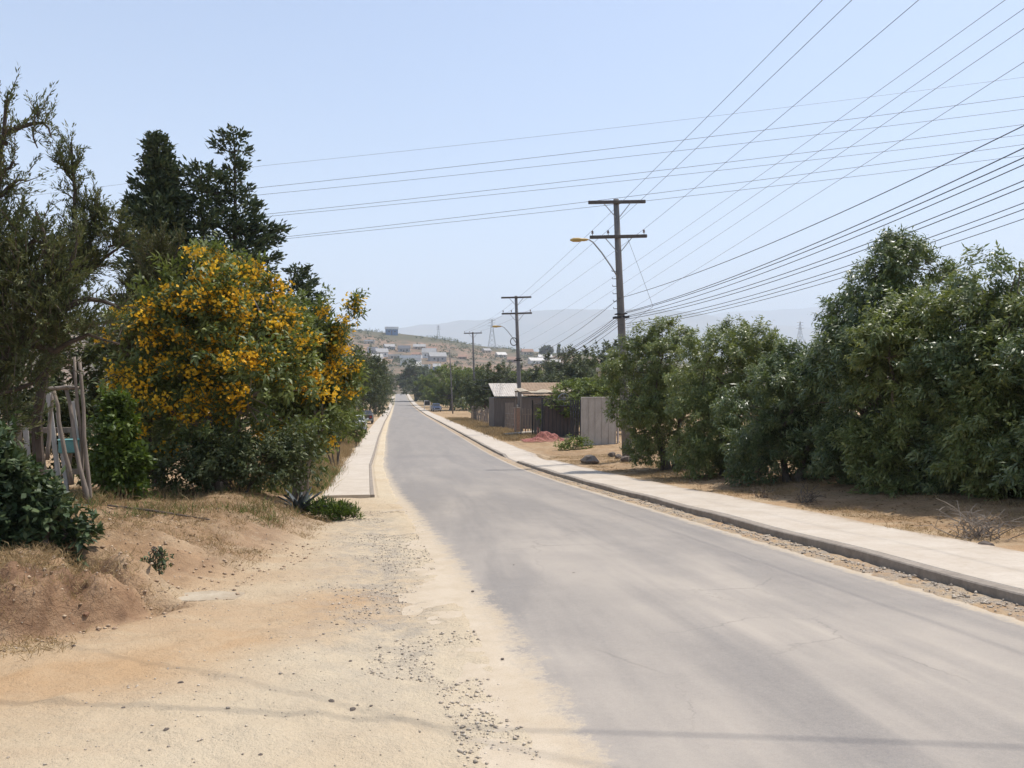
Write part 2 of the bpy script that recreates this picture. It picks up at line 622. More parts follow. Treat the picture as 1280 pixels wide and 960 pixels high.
M_STEEL = mat('galvanised_steel', (.33, .34, .35), (.24, .245, .25), 8, .5, .6, .1)
M_DARKM = mat('dark_metal', (.05, .05, .052), (.035, .033, .033), 8, .6, .3, .1)
M_WIRE = mat('cable_black', (.075, .075, .082), (.055, .055, .062), 8, .6, 0, 0)
M_WIREG = mat('cable_aluminium', (.16, .165, .175), (.12, .125, .13), 8, .5, .2, 0)
M_PORC = mat('insulator_porcelain', (.22, .17, .15), (.16, .12, .11), 8, .3, 0, 0, spec=.5)
M_LAMP = mat('lamp_yellow', (.52, .36, .12), (.42, .28, .09), 8, .5, 0, .05)
M_GLASS = mat('dark_glass', (.03, .035, .04), (.02, .025, .03), 4, .12, 0, 0, spec=.6)
M_STONE = mat('stone_grey', (.20, .165, .135), (.12, .10, .085), 12, .95, bmp=.6)
M_STONED = mat('stone_dark', (.17, .135, .11), (.10, .08, .066), 14, .95, bmp=.6)

L_HEDGE = leafmat('leaf_hedge', (0.0662, 0.0996, 0.0449), (0.1217, 0.1630, 0.0650), (0.2543, 0.2781, 0.1128), .28, .38, .5)
L_HEDGE2 = leafmat('leaf_hedge_light', (0.0927, 0.1293, 0.0454), (0.1738, 0.2091, 0.0679), (0.3247, 0.3284, 0.1132), .30, .40, .45)
L_CYP = leafmat('leaf_cypress', (0.0362, 0.0546, 0.0318), (0.0622, 0.0865, 0.0438), (0.1166, 0.1366, 0.0596), .10, .6, .25)
L_SCRAG = leafmat('leaf_scraggly', (0.0505, 0.0656, 0.0309), (0.0994, 0.1157, 0.0463), (0.1895, 0.1831, 0.0732), .18, .6, .25)
L_TECOMA = leafmat('leaf_flowering_shrub', (0.0717, 0.1016, 0.0345), (0.1331, 0.1663, 0.0496), (0.2457, 0.2680, 0.0765), .28, .5, .35)
L_DARK = leafmat('leaf_glossy_dark', (0.0286, 0.0500, 0.0214), (0.0530, 0.0821, 0.0321), (0.1122, 0.1428, 0.0535), .15, .5, .35)
L_GREEN = leafmat('leaf_bright', (0.0495, 0.0850, 0.0144), (0.0825, 0.1250, 0.0200), (0.1430, 0.1900, 0.0320), .3, .5, .35)
L_FAR = leafmat('leaf_far_green', (0.0442, 0.0632, 0.0253), (0.0790, 0.0983, 0.0365), (0.1343, 0.1474, 0.0505), .2, .55, .3)
L_FAR2 = leafmat('leaf_far_light', (0.0880, 0.1232, 0.0200), (0.1360, 0.1740, 0.0300), (0.2080, 0.2320, 0.0400), .25, .55, .3)
L_PETAL = leafmat('petal_yellow', (.72, .35, .02), (.85, .49, .035), (.90, .62, .07), .35, .6, .2, (.98, .66, .05))
L_DRY = leafmat('straw_blade', (.22, .15, .075), (.34, .24, .12), (.46, .34, .18), .25, .7, .15, (.45, .33, .15))
L_DRYD = leafmat('dead_leaf', (.11, .075, .045), (.18, .12, .065), (.26, .18, .09), .2, .8, .1, (.25, .17, .08))
L_GRASS = leafmat('grass_blade', (.06, .10, .022), (.10, .15, .035), (.20, .22, .07), .3, .6, .25)
L_AGAVE = leafmat('agave_blade', (.085, .105, .10), (.12, .145, .135), (.17, .19, .17), .05, .5, .35)

# ------------------------------------------------------------------ ground, road, pavements
gx = np.concatenate([-np.geomspace(12500, 9, 74), np.arange(-8.9, -4.9, .09), np.arange(-4.85, 1.0, .042), np.arange(1.06, 2.4, .09), np.arange(2.5, 15, .13), np.geomspace(15.3, 12500, 74)])
_ys = [2.0]
while _ys[-1] < 12600:
    _ys.append(_ys[-1] + max(.04, .0062 * _ys[-1]))
gy = np.concatenate([-np.geomspace(850, 3, 22), np.arange(-2.6, 2.0, .12), np.array(_ys)])


def m_pale(X, Y):
    dl = road_left(Y) - X
    return np.clip(sstep(3.2, .2, dl) * sstep(-1, .1, dl) + sstep(7, 3, Y) * .5 * (dl > 0), 0, 1)


def _db(X, Y):
    return bank_edge(Y) + 0.16 * fbm(X * .9, Y * .9, 4, 3) - X


def m_clay(X, Y):
    db = _db(X, Y)
    face = sstep(-.25, .15, db) * sstep(1.4, .3, db) * sstep(7.6, 6.4, Y)
    wide = sstep(0, .6, db) * .62 * (Y < 20)
    verge = .35 * sstep(6.7, 7.4, X) * sstep(80, 30, Y)
    return np.clip(np.maximum(np.maximum(face * 1.2, wide), verge), 0, 1)


def m_warm(X, Y):
    """the orange sweep of bare soil where wheels have scraped the dust off"""
    pts_ = [(-4.6, 4.9), (-2.7, 4.9), (-1.7, 5.3), (-.9, 6.0), (-.4, 7.0)]
    band = 9.0
    for (xa, ya), (xb, yb) in zip(pts_[:-1], pts_[1:]):
        t = np.clip(((X - xa) * (xb - xa) + (Y - ya) * (yb - ya)) / ((xb - xa) ** 2 + (yb - ya) ** 2), 0, 1)
        band = np.minimum(band, np.hypot(X - xa - t * (xb - xa), Y - ya - t * (yb - ya)))
    return .72 * np.exp(-((band + .30 * fbm(X * 1.3, Y * 3.2, 4, 71)) / .52) ** 2) * (_db(X, Y) < .15)


def m_litter(X, Y):
    db = _db(X, Y)
    l = sstep(.3, 1.6, db) * (.45 + .4 * vnoise(X * .8, Y * .8, 5))
    r = sstep(6.7, 7.6, X) * (.45 + .45 * vnoise(X * .7, Y * .7, 9))
    far = sstep(30, 70, Y) * ((X < -2.4) | (X > 6.8)) * .8
    return np.clip(np.maximum(np.maximum(l, r), far), 0, 1)


def m_gravel(X, Y):
    dl = road_left(Y) - X
    l = .75 * sstep(0.0, .5, dl) * sstep(1.7, .6, dl) * sstep(3, 6.5, Y) * sstep(17, 12, Y)
    r = sstep(ROAD_R - .15, ROAD_R + .1, X) * (X < KERB + .1)
    return np.clip(np.maximum(l, r * .9), 0, 1)


def m_far(X, Y):
    return sstep(150, 400, np.hypot(X, Y)) * .9


ground = struct(grid_obj('ground', gx, gy, ground_z, M_GROUND, {'pale': m_pale, 'warm': m_warm, 'clay': m_clay, 'litter': m_litter, 'gravel': m_gravel, 'far': m_far}))

ry = np.concatenate([np.arange(-20, 2, .5), np.array(_ys)])
ry = ry[ry < 900]
us = np.array([-.5, -.25, -.1, 0, .1, .25, .45, .8, 1.3, 2, 2.8, 3.4, 3.8, 4.1, 4.35, 4.5, 4.62, 4.7, 4.8, 4.9])
X = np.zeros((len(ry), len(us))); Yg = np.repeat(ry[:, None], len(us), 1)
lf = road_left(ry)
for k, uu in enumerate(us):
    X[:, k] = lf + (uu / 4.9) * (KERB - .03 - lf) if uu > 0 else lf + uu
Z = base_z(Yg) + .001 + .03 * np.clip(1 - ((X - 2.6) / 2.6) ** 2, 0, 1)
edge = np.maximum(sstep(.62, -.10, X - lf[:, None]) * np.interp(Yg, [0, 16, 22, 60], [1, 1, .72, .6]), sstep(.70, .15, KERB - .03 - X) * .9)
dustm = np.clip(np.interp(Yg, [0, 4, 8, 14, 25, 60], [1.0, 1.0, .8, .55, .35, .2]), 0, 1)
n0, n1_ = X.shape
idx = np.arange(n0 - 1)[:, None] * n1_ + np.arange(n1_ - 1)[None, :]
q = np.stack([idx, idx + 1, idx + n1_ + 1, idx + n1_], -1).reshape(-1, 4)
road = struct(link('road', raw_mesh('road', np.stack([X, Yg, Z], -1).reshape(-1, 3), q.ravel(), np.arange(len(q)) * 4, None, M_ASPHALT,
                                    {'edge': edge.ravel(), 'dust': dustm.ravel()}, True)))


def strip(name, m, ys, xl, xr, top, drop=.3):
    """a solid slab following the road: xl/xr/top are functions of Y"""
    mb = MB()
    for y in ys:
        a, b, t = float(xl(y)), float(xr(y)), float(top(y))
        mb.v += [(a, y, t - drop), (a, y, t - .012), (a + .012, y, t), (b - .012, y, t), (b, y, t - .012), (b, y, t - drop)]
    for i in range(len(ys) - 1):
        for k in range(5):
            o = i * 6 + k
            mb.f.append((o, o + 6, o + 7, o + 1)[::-1])
    mb.f.append(tuple(range(6))); mb.f.append(tuple(range((len(ys) - 1) * 6 + 5, (len(ys) - 1) * 6 - 1, -1)))
    return mb.build(name, m)


wy = [y for y in ry if y > -15]


def kerb_drop(y):
    return .11 * float(sstep(33.0, 34.0, np.array(y)) * sstep(38.5, 37.2, np.array(y)))


def walk_top(y):
    return base_z(y) + .135 + .008 * math.sin(y * 1.7) - kerb_drop(y)


struct(strip('kerb', M_KERB, wy, lambda y: KERB + .012 * math.sin(y * .9), lambda y: KERB + .14, lambda y: walk_top(y) - .004))
struct(strip('pavement', M_WALK, wy, lambda y: KERB + .142, lambda y: WALK_R + .05 * float(fbm(np.array(y * .8), np.array(0.3), 3, 2)), walk_top))
ly = [y for y in ry if 18.3 < y < 420]
struct(strip('pavement_by_verge', M_WALK, ly, lambda y: road_left(y) - 1.62, lambda y: road_left(y) - .56, lambda y: base_z(y) + .09))
struct(strip('kerb_by_verge', M_KERB, ly, lambda y: road_left(y) - .558, lambda y: road_left(y) - .46, lambda y: base_z(y) + .085))

# ------------------------------------------------------------------ hill and mountains
m, nt, b, _ = nodes_of('dry_hillside')
v = coords(nt, 'Object')
n1 = noise(nt, .018, 6, .65, v, .6); n2 = noise(nt, .11, 5, .7, v)
c = mixc(nt, ramp(nt, n1, [(.40, 0.), (.58, 1.)]), (.33, .205, .14), (.14, .115, .08))
c = mixc(nt, ramp(nt, n2, [(.42, 0.), (.62, .85)]), c, (.13, .115, .075))
c = mixc(nt, mathn(nt, 'MULTIPLY', attr(nt, 'crest'), .85), c, (.105, .10, .06))
nt.links.new(c, b.inputs['Base Color']); b.inputs['Roughness'].default_value = 1
b.inputs['Specular IOR Level'].default_value = .05
M_HILL = m


def m_crest(X, Y):
    a = X / Y
    yc = 950 - 250 * np.clip(a, 0, .5)
    s = (Y - 470) / (yc - 470)
    return sstep(.86, .97, s + .08 * fbm(X / 25, Y / 25, 3, 6))


struct(grid_obj('hill', np.arange(-520, 760, 8.0), np.arange(430, 1500, 8.0), hill_z, M_HILL, {'crest': m_crest}))

m, nt, b, _ = nodes_of('mountain_scrub')
v = coords(nt, 'Object')
c = mixc(nt, ramp(nt, noise(nt, .002, 6, .65, v), [(.4, 0.), (.6, 1.)]), (.17, .14, .10), (.10, .10, .07))
nt.links.new(c, b.inputs['Base Color']); b.inputs['Roughness'].default_value = 1
M_MTN = m


def mountain(name, prof, Yc, depth, seed):
    a0 = [ray(p, 470)[0] / ray(p, 470)[1] for p, _ in prof]
    s0 = [ray(p, q_)[2] / ray(p, q_)[1] for p, q_ in prof]
    aa = np.linspace(-.95, 1.25, 260)
    tt = np.linspace(-1, 1, 36)
    A, T = np.meshgrid(aa, tt)
    Yv = Yc + T * depth
    Xv = A * Yc
    crest = EYE.z + np.interp(A, a0, s0) * Yc
    rough = fbm(Xv / 1100, Yv / 1100, 5, seed)
    Zv = -9.0 + (crest + 9) * (1 - np.abs(T) ** .85) * (1 + .28 * rough * np.abs(T)) + 40 * fbm(Xv / 400, Yv / 400, 4, seed + 3) * (1 - np.abs(T))
    Zv = np.where(np.abs(T) > .97, -10.2, Zv)
    nx = len(aa)
    i = np.arange(len(tt) - 1)[:, None] * nx + np.arange(nx - 1)[None, :]
    q_ = np.stack([i, i + 1, i + nx + 1, i + nx], -1).reshape(-1, 4)
    return struct(link(name, raw_mesh(name, np.stack([Xv, Yv, Zv], -1).reshape(-1, 3), q_.ravel(), np.arange(len(q_)) * 4, None, M_MTN, None, True)))


mountain('mountain', [(-500, 440), (0, 432), (300, 424), (480, 412), (540, 403), (580, 397), (640, 389), (700, 384), (780, 383), (860, 388), (940, 396), (1010, 408), (1100, 418), (1500, 430)], 7600, 1900, 60)
mountain('mountain', [(-500, 445), (500, 432), (700, 415), (820, 398), (900, 388), (1000, 380), (1100, 372), (1200, 362), (1280, 350), (1400, 338), (1700, 350)], 10400, 1900, 80)

# ------------------------------------------------------------------ haze
hz = MB().box((0, 6300, 640), (26000, 14700, 1306)).build('haze', bpy.data.materials.new('summer_haze'))
hm = hz.data.materials[0]
hm.use_nodes = True
hm.node_tree.nodes.clear()
ho = hm.node_tree.nodes.new('ShaderNodeOutputMaterial')
pv = hm.node_tree.nodes.new('ShaderNodeVolumePrincipled')
pv.inputs['Color'].default_value = (.80, .89, 1.0, 1)
pv.inputs['Density'].default_value = HAZE_DENSITY
pv.inputs['Anisotropy'].default_value = .0
hm.node_tree.links.new(pv.outputs[0], ho.inputs['Volume'])
struct(hz, 'stuff')

# ------------------------------------------------------------------ foliage
rng = np.random.default_rng(11)


def unit(a):
    return a / np.maximum(np.linalg.norm(a, axis=-1, keepdims=True), 1e-9)


def leaves(name, pos, d, nrm, Ln, W, m, parent=None, bend=.12, rnd=None, fold=.25):
    """every leaf is a folded, slightly bent blade of four triangles' worth of outline"""
    N = len(pos)
    d = unit(d)
    side = unit(np.cross(d, nrm))
    nrm = np.cross(side, d)
    Ln = np.broadcast_to(Ln, (N,))[:, None]; W = np.broadcast_to(W, (N,))[:, None]
    midp = pos + d * Ln * .45 + nrm * Ln * bend * .5
    base = pos
    tip = pos + d * Ln - nrm * Ln * bend
    l = midp + side * W * .5 + nrm * W * fold * .0
    r_ = midp - side * W * .5 - nrm * W * fold
    v = np.stack([base, l, tip, r_], 1).reshape(-1, 3)
    o = np.arange(N)[:, None] * 4
    tri = np.concatenate([o + np.array([[0, 3, 1]]), o + np.array([[1, 3, 2]])], 1).reshape(-1)
    rv = rng.random(N) if rnd is None else rnd
    me = raw_mesh(name, v, tri, np.arange(2 * N) * 3, None, m, {'rnd': np.repeat(rv, 4)})
    return link(name, me, parent)


def rand_dir(n):
    return unit(rng.normal(size=(n, 3)))


def bough_clumps(lobes, n, shell, uneven, seed, boughs, rb):
    """clumps gathered on separate boughs, so that the crown is lumpy with shaded hollows between"""
    p0, d0, k0 = lobe_clumps(lobes, boughs, .62, uneven, seed)
    n1 = int(n * .76)
    i = rng.integers(0, boughs, n1)
    dd = unit(rand_dir(n1) + d0[i] * .55 + np.array([0, 0, .45]))
    r_ = rb * (.7 + .6 * rng.random(boughs))[i] * (.55 + .5 * rng.random(n1))
    p1 = p0[i] + dd * r_[:, None]
    p2, d2, k2_ = lobe_clumps(lobes, n - n1, .25, uneven, seed)
    p2 = p2 * np.array([.92, .92, .95])
    return np.concatenate([p1, p2]), np.concatenate([dd, d2]), np.concatenate([k0[i], k2_])


def lobe_clumps(lobes, n, shell=.5, uneven=.25, seed=0):
    """clump centres in a union of ellipsoids, thickest near the outside, with a lumpy outline"""
    vol = np.array([l[3] * l[4] * l[5] for l in lobes]) ** .75
    k = rng.choice(len(lobes), n, p=vol / vol.sum())
    Lb = np.array(lobes)[k]
    d = rand_dir(n)
    rr = shell + (1 - shell) * rng.random(n) ** .6
    lump = 1 + uneven * (vnoise(d[:, 0] * 2.6 + k * 7.3 + seed, d[:, 1] * 2.6 + d[:, 2] * 2.1, 17 + seed) - .5) * 2
    p = Lb[:, :3] + d * Lb[:, 3:6] * (rr * lump)[:, None]
    return p, d, k


def sprigs(c, out, n_leaf, length, up=.35, spread=.8, droop=.2, jitter=.05, tip=0.0):
    """leaves set along short shoots: returns positions, directions, normals"""
    K = len(c)
    ax = unit(out * .75 + rng.normal(size=(K, 3)) * .45 + np.array([0, 0, up]))
    t = rng.random((K, n_leaf))
    t = tip + (1 - tip) * t
    ln = length * (.6 + .8 * rng.random(K))
    pos = c[:, None] + ax[:, None] * (t * ln[:, None])[..., None] + rng.normal(size=(K, n_leaf, 3)) * jitter
    rad = rng.normal(size=(K, n_leaf, 3))
    rad = unit(rad - ax[:, None] * (rad * ax[:, None]).sum(-1, keepdims=True))
    d = unit(ax[:, None] * (.35 + .5 * t[..., None]) + rad * spread + np.array([0, 0, -droop]))
    nr = unit(rng.normal(size=(K, n_leaf, 3)) * .6 + np.array([0, 0, 1.0]) + ax[:, None] * .5)
    return pos.reshape(-1, 3), d.reshape(-1, 3), nr.reshape(-1, 3), ax, ln


def limb_path(a, b, wob, n=5):
    a = Vector(a); b = Vector(b)
    pts = []
    for i in range(n + 1):
        t = i / n
        p = a.lerp(b, t)
        if 0 < i < n:
            p += Vector((random.uniform(-wob, wob), random.uniform(-wob, wob), random.uniform(-wob, wob) * .5))
        p.z += wob * math.sin(t * math.pi) * .6
        pts.append(p)
    return pts


def trunk_mesh(lobes, r0, stems=1, limbs=10, m=M_BARK, parent=None, spread=.25, clumps=None, twigs=40, forkz=.35):
    """tapered stem(s) from the origin, limbs into each lobe, twigs to some clumps"""
    mb = MB()
    top = max(l[2] for l in lobes)
    forks = []
    for s_ in range(stems):
        a = Vector((random.uniform(-1, 1) * spread * (stems > 1), random.uniform(-1, 1) * spread * (stems > 1), -.12))
        l = lobes[s_ % len(lobes)]
        f = Vector((l[0] * .35 + a.x, l[1] * .35 + a.y, max(.3, top * forkz)))
        pts = limb_path(a, f, r0 * .8, 4)
        mb.tube(pts, [r0 * (1.25 if i == 0 else 1 - .12 * i) for i in range(len(pts))], 8)
        forks.append(f)
    ends = []
    for i in range(max(limbs, len(lobes))):
        l = lobes[i % len(lobes)]
        f = min(forks, key=lambda q_: (q_ - Vector(l[:3])).length)
        e = Vector((l[0] + random.uniform(-.45, .45) * l[3], l[1] + random.uniform(-.45, .45) * l[4], l[2] + random.uniform(-.3, .5) * l[5]))
        pts = limb_path(f, e, .12 * (e - f).length, 5)
        rr = r0 * .5 * min(1.0, .25 + l[3] / .6)
        mb.tube(pts, [rr * (1 - .8 * k / 5) + .004 for k in range(6)], 6)
        ends += pts[3:]
    if clumps is not None:
        for i in rng.choice(len(clumps), min(twigs, len(clumps)), replace=False):
            e = Vector(clumps[i])
            s0 = min(ends, key=lambda q_: (q_ - e).length)
            mb.tube(limb_path(s0, e, .06 * (e - s0).length, 3), [.016, .012, .008, .004], 4, False)
    return mb.build('trunk', m, parent)


def px_lobes(base, spec, Y, deep=1.0):
    """(px, py, rx_px, ry_px[, dY]) of the photograph to metric ellipsoids around the base, at distance Y"""
    out = []
    for s_ in spec:
        dy = s_[4] if len(s_) > 4 else 0.0
        p = at(s_[0], s_[1], Y + dy) - base
        dep = float(np.dot(np.array(p + base - EYE), _f))
        rx, rz = s_[2] * dep / FPX, s_[3] * dep / FPX
        out.append((p.x, p.y, p.z, rx, max(rx * .9, .5 * rz) * deep, rz))
    return out


def shrub(name, base, lobes, m, label, cat, group=None, n=420, nl=50, length=.4, L=.14, W=.034, up=.35, spread=.8,
          droop=.25, shell=.5, uneven=.28, r0=.09, stems=1, bark=None, twigs=60, jitter=.05, seed=0, forkz=.35, limbs=10, tip=0., zmin=None, boughs=0, rb=.4):
    root = empty(name, base)
    tag(root, label, cat, group)
    if boughs:
        c_, o_, k_ = bough_clumps(lobes, n, shell, uneven, seed, boughs, rb)
    else:
        c_, o_, k_ = lobe_clumps(lobes, n, shell, uneven, seed)
    if zmin is not None:
        keep = c_[:, 2] > zmin
        c_, o_ = c_[keep], o_[keep]
    p, d, nr, ax, ln = sprigs(c_, o_, nl, length, up, spread, droop, jitter, tip)
    N = len(p)
    leaves('crown', p, d, nr, L * (.6 + .7 * rng.random(N)), W * (.7 + .6 * rng.random(N)), m, root,
           rnd=np.clip(np.repeat(rng.random(len(c_)), nl) * .45 + rng.random(N) * .6, 0, 1))
    trunk_mesh(lobes, r0, stems, limbs, bark or M_BARK, root, min(.25, r0 * 4), c_, twigs, forkz)
    return root, c_, o_


def g_at(x, y):
    return Vector((x, y, gz(x, y)))


# ---- hedge of tall leafy bushes behind the right-hand verge
HG = 'tall bushes in the hedge along the pavement'
HEDGE = [
    (24.6, 836, [(812, 478, 40, 62), (818, 528, 30, 44), (845, 442, 44, 44), (850, 520, 45, 60), (822, 420, 22, 22)], L_HEDGE2,
     'feathery green bush that hides the foot of the nearest utility pole'),
    (20.6, 905, [(905, 452, 60, 56), (890, 530, 52, 58), (938, 416, 30, 32), (930, 525, 45, 60), (880, 420, 30, 26)], L_HEDGE2,
     'rounded mid green bush second from the utility pole in the hedge'),
    (17.0, 1000, [(972, 505, 44, 56), (985, 560, 50, 42), (1022, 468, 44, 48), (1035, 545, 45, 58), (985, 458, 34, 34)], L_HEDGE,
     'low bushy hedge shrub just left of the tallest tree, with yellow-green frond in front'),
    (14.7, 1085, [(1086, 388, 42, 44), (1128, 336, 28, 32), (1068, 470, 52, 64), (1085, 560, 60, 56), (1100, 345, 26, 28), (1052, 420, 24, 26)], L_HEDGE,
     'tallest dark glossy tree of the hedge, its crown rising highest on the right'),
    (13.0, 1155, [(1165, 408, 46, 42), (1150, 470, 60, 62), (1150, 560, 60, 58), (1188, 392, 26, 24), (1130, 420, 35, 40)], L_HEDGE2,
     'broad green hedge tree directly right of the tallest one'),
    (11.9, 1225, [(1236, 440, 38, 46), (1215, 505, 55, 70), (1225, 575, 55, 56), (1222, 358, 11, 13), (1222, 385, 6, 24)], L_HEDGE,
     'dark hedge tree with one thin plume of leaves above its top'),
    (11.1, 1290, [(1288, 432, 50, 54), (1285, 520, 62, 75), (1290, 600, 56, 44), (1274, 340, 12, 14), (1278, 368, 6, 24)], L_HEDGE2,
     'large green hedge tree cut by the right edge of the photo'),
    (9.6, 1375, [(1370, 430, 60, 70), (1375, 540, 66, 80), (1380, 620, 60, 55)], L_HEDGE,
     'leafy hedge tree standing nearest the camera past the frame'),
]
for i, (Y, px, spec, lm, lab) in enumerate(HEDGE):
    t = at(px, 500, Y + .7)
    base = g_at(t.x, t.y)
    spec = [(a_, b__ + (12 if d__ > 20 else 0), c__ + (2 if c__ > 20 else 0), d__ - (3 if d__ > 24 else 0), .7 if b__ > 530 else 0.0) for a_, b__, c__, d__ in spec]
    lb = px_lobes(base, spec, Y + .7, 1.1)
    big = i > 2
    lb.append((0, .3, .65, .9 + .15 * big, .7, .6))
    shrub('hedge_tree', base, lb, lm, lab, 'tree', HG, n=1500, nl=46, length=.28, L=.118, W=.033, up=.30, spread=.85, droop=.45,
          shell=.45, uneven=.42, r0=.10, stems=3, twigs=60, seed=i, forkz=.3, tip=.25, boughs=46, rb=.40)

# ---- flowering shrubs with yellow blossom
def blossoms(root, c_, o_, pick, per=46):
    c = c_[pick] + o_[pick] * .16
    K = len(c)
    p = (c[:, None] + rng.normal(size=(K, per, 3)) * np.array([.10, .10, .065])).reshape(-1, 3)
    d = unit(np.repeat(o_[pick], per, 0) * .8 + rng.normal(size=(K * per, 3)) * .8)
    nr = rand_dir(K * per)
    leaves('blossom', p, d, nr, .066 * (.7 + .6 * rng.random(K * per)), .056, L_PETAL, root, bend=.2,
           rnd=np.clip(np.repeat(rng.random(K), per) * .6 + rng.random(K * per) * .4, 0, 1))


YG = 'shrubs with yellow blossom on the bank'
base = g_at(*at(285, 600, 14.2).xy)
lb = px_lobes(base, [(268, 388, 60, 44), (328, 384, 40, 38), (212, 440, 56, 56), (305, 445, 75, 66), (240, 520, 70, 56), (335, 525, 58, 62), (180, 500, 30, 45)], 14.2, 1.0)
root, c_, o_ = shrub('flowering_shrub', base, lb, L_TECOMA, 'big round shrub covered in yellow orange blossom on the left bank', 'shrub', YG,
                     n=680, boughs=34, rb=.46, nl=44, length=.34, L=.125, W=.046, droop=.2, r0=.08, stems=5, bark=M_BARKP, twigs=90, seed=31, shell=.55)
hgt = (base.z + c_[:, 2] - EYE.z) / 14.2
ok = (o_[:, 1] < .35) & (o_[:, 2] > -.35)
wt = vnoise(c_[:, 0] * 1.1, c_[:, 2] * 1.1 + 3, 77)
blossoms(root, c_, o_, np.where(ok & (wt > .44) & (rng.random(len(c_)) < .54))[0])
base = g_at(*at(368, 590, 16.3).xy)
lb = px_lobes(base, [(378, 408, 28, 34), (372, 440, 38, 46), (408, 430, 20, 30), (412, 480, 24, 40), (378, 505, 30, 46), (362, 545, 26, 40)], 16.3, 1.0)
root, c_, o_ = shrub('flowering_shrub', base, lb, L_TECOMA, 'smaller yellow blossom shrub leaning towards the road beside the pavement end', 'shrub', YG,
                     n=440, boughs=24, rb=.42, nl=44, length=.34, L=.125, W=.046, droop=.2, r0=.07, stems=4, bark=M_BARKP, twigs=60, seed=35, shell=.55)
ok = (o_[:, 1] < .35) & (o_[:, 2] > -.5)
wt = vnoise(c_[:, 0] * 1.1 + 9, c_[:, 2] * 1.1 + 3, 78)
blossoms(root, c_, o_, np.where(ok & (wt > .40) & (rng.random(len(c_)) < .54))[0])


# ---- conifers behind
def cypress(name, px, Y, env, label, group, n_br=110, gap=.0, nl=130, extra=(), m=L_CYP, lift=.55, seed=0):
    """env: (py, half width px) pairs from the tip down"""
    top = at(px, env[0][0], Y)
    base = g_at(top.x, top.y)
    root = empty(name, base)
    tag(root, label, 'tree', group)
    H = top.z - base.z
    zs = np.array([at(px, e[0], Y).z - base.z for e in env])[::-1]
    ws = np.array([e[1] * Y / FPX for e in env])[::-1]
    mb = MB()
    mb.tube([(0, 0, -.1), (.03, 0, H * .5), (0, .02, H * .97)], [.16, .09, .015], 7)
    P, D, Nn, SZ = [], [], [], []
    z0 = .12 * H
    br = []
    for i in range(n_br):
        z = z0 + (H * .985 - z0) * ((i + random.random()) / n_br) ** .85
        w = float(np.interp(z, zs, ws))
        a = i * 2.39996 + random.uniform(-.5, .5)
        if random.random() < gap:
            continue
        ln = w * random.uniform(.65, 1.25) + .06
        br.append((z, a, ln, lift))
    for (py, side, lpx, lf_) in extra:
        z = at(px, py, Y).z - base.z
        br.append((z, 0.0 if side > 0 else math.pi, lpx * Y / FPX, lf_))
    for (z, a, ln, lf_) in br:
        dirv = np.array([math.cos(a), math.sin(a), 0])
        pts = []
        for t in np.linspace(0, 1, 6):
            pts.append(np.array([0, 0, z]) + dirv * ln * t + np.array([0, 0, ln * (lf_ * t * t - .12 * t)]))
        mb.tube(pts, [.03 * (1 - t) * min(1, ln) + .005 for t in np.linspace(0, 1, 6)], 4, False)
        n = int(nl * min(1.6, ln / .9) + 25)
        t = .18 + .84 * rng.random(n) ** .8
        ctr = np.array([np.interp(t, np.linspace(0, 1, 6), [p[k] for p in pts]) for k in range(3)]).T
        ctr += (dirv * ln)[None] * np.maximum(t - 1, 0)[:, None]
        fan = (.10 * (.4 + .9 * np.sin(np.clip(t, 0, 1) * math.pi)) + .02) * (.25 + .75 * min(1, ln / .7))
        off = rng.normal(size=(n, 3)) * np.array([1, 1, .75]) * fan[:, None]
        P.append(ctr + off)
        D.append(unit(dirv[None] * .8 + np.array([0, 0, .45]) + rng.normal(size=(n, 3)) * .45))
        Nn.append(rand_dir(n))
        SZ.append(np.full(n, .07 + .10 * min(1, ln / .6)))
    SZ = np.concatenate(SZ); P = np.concatenate(P); D = np.concatenate(D); Nn = np.concatenate(Nn)
    leaves('crown', P, D, Nn, 1.0 * SZ * (.6 + .8 * rng.random(len(P))), .058, m, root, bend=.05)
    mb.build('trunk', M_BARKD, root)
    return root


CG = 'dark conifers behind the flowering shrub'
cypress('cypress_tree', 197, 20.5, [(164, 3), (185, 10), (205, 13), (240, 20), (275, 27), (300, 31), (350, 36), (450, 44), (560, 40)],
        'dense dark cypress with a narrow pointed tip, left of the taller pair', CG, 190, 0, 150, seed=1)
cypress('cypress_tree', 293, 21.5, [(158, 3), (170, 12), (195, 20), (220, 18), (255, 24), (290, 34), (330, 40), (450, 42), (560, 40)],
        'tall open cypress with ragged tiers just above the yellow blossom', CG, 105, .18, 120,
        extra=[(285, 1, 60, .12), (292, 1, 46, .3), (300, 1, 52, .1)], lift=.35)
cypress('cypress_tree', 252, 20.8, [(200, 8), (212, 18), (235, 26), (265, 26), (300, 34), (350, 40), (560, 40)],
        'blunt topped dark conifer standing between the two pointed cypresses', CG, 80, .2, 110, lift=.3)
cypress('cypress_tree', 372, 24.5, [(330, 6), (345, 14), (365, 22), (400, 34), (450, 40), (560, 40)],
        'low dark conifer peeping out right of the yellow blossom', CG, 70, .1, 120, lift=.3)


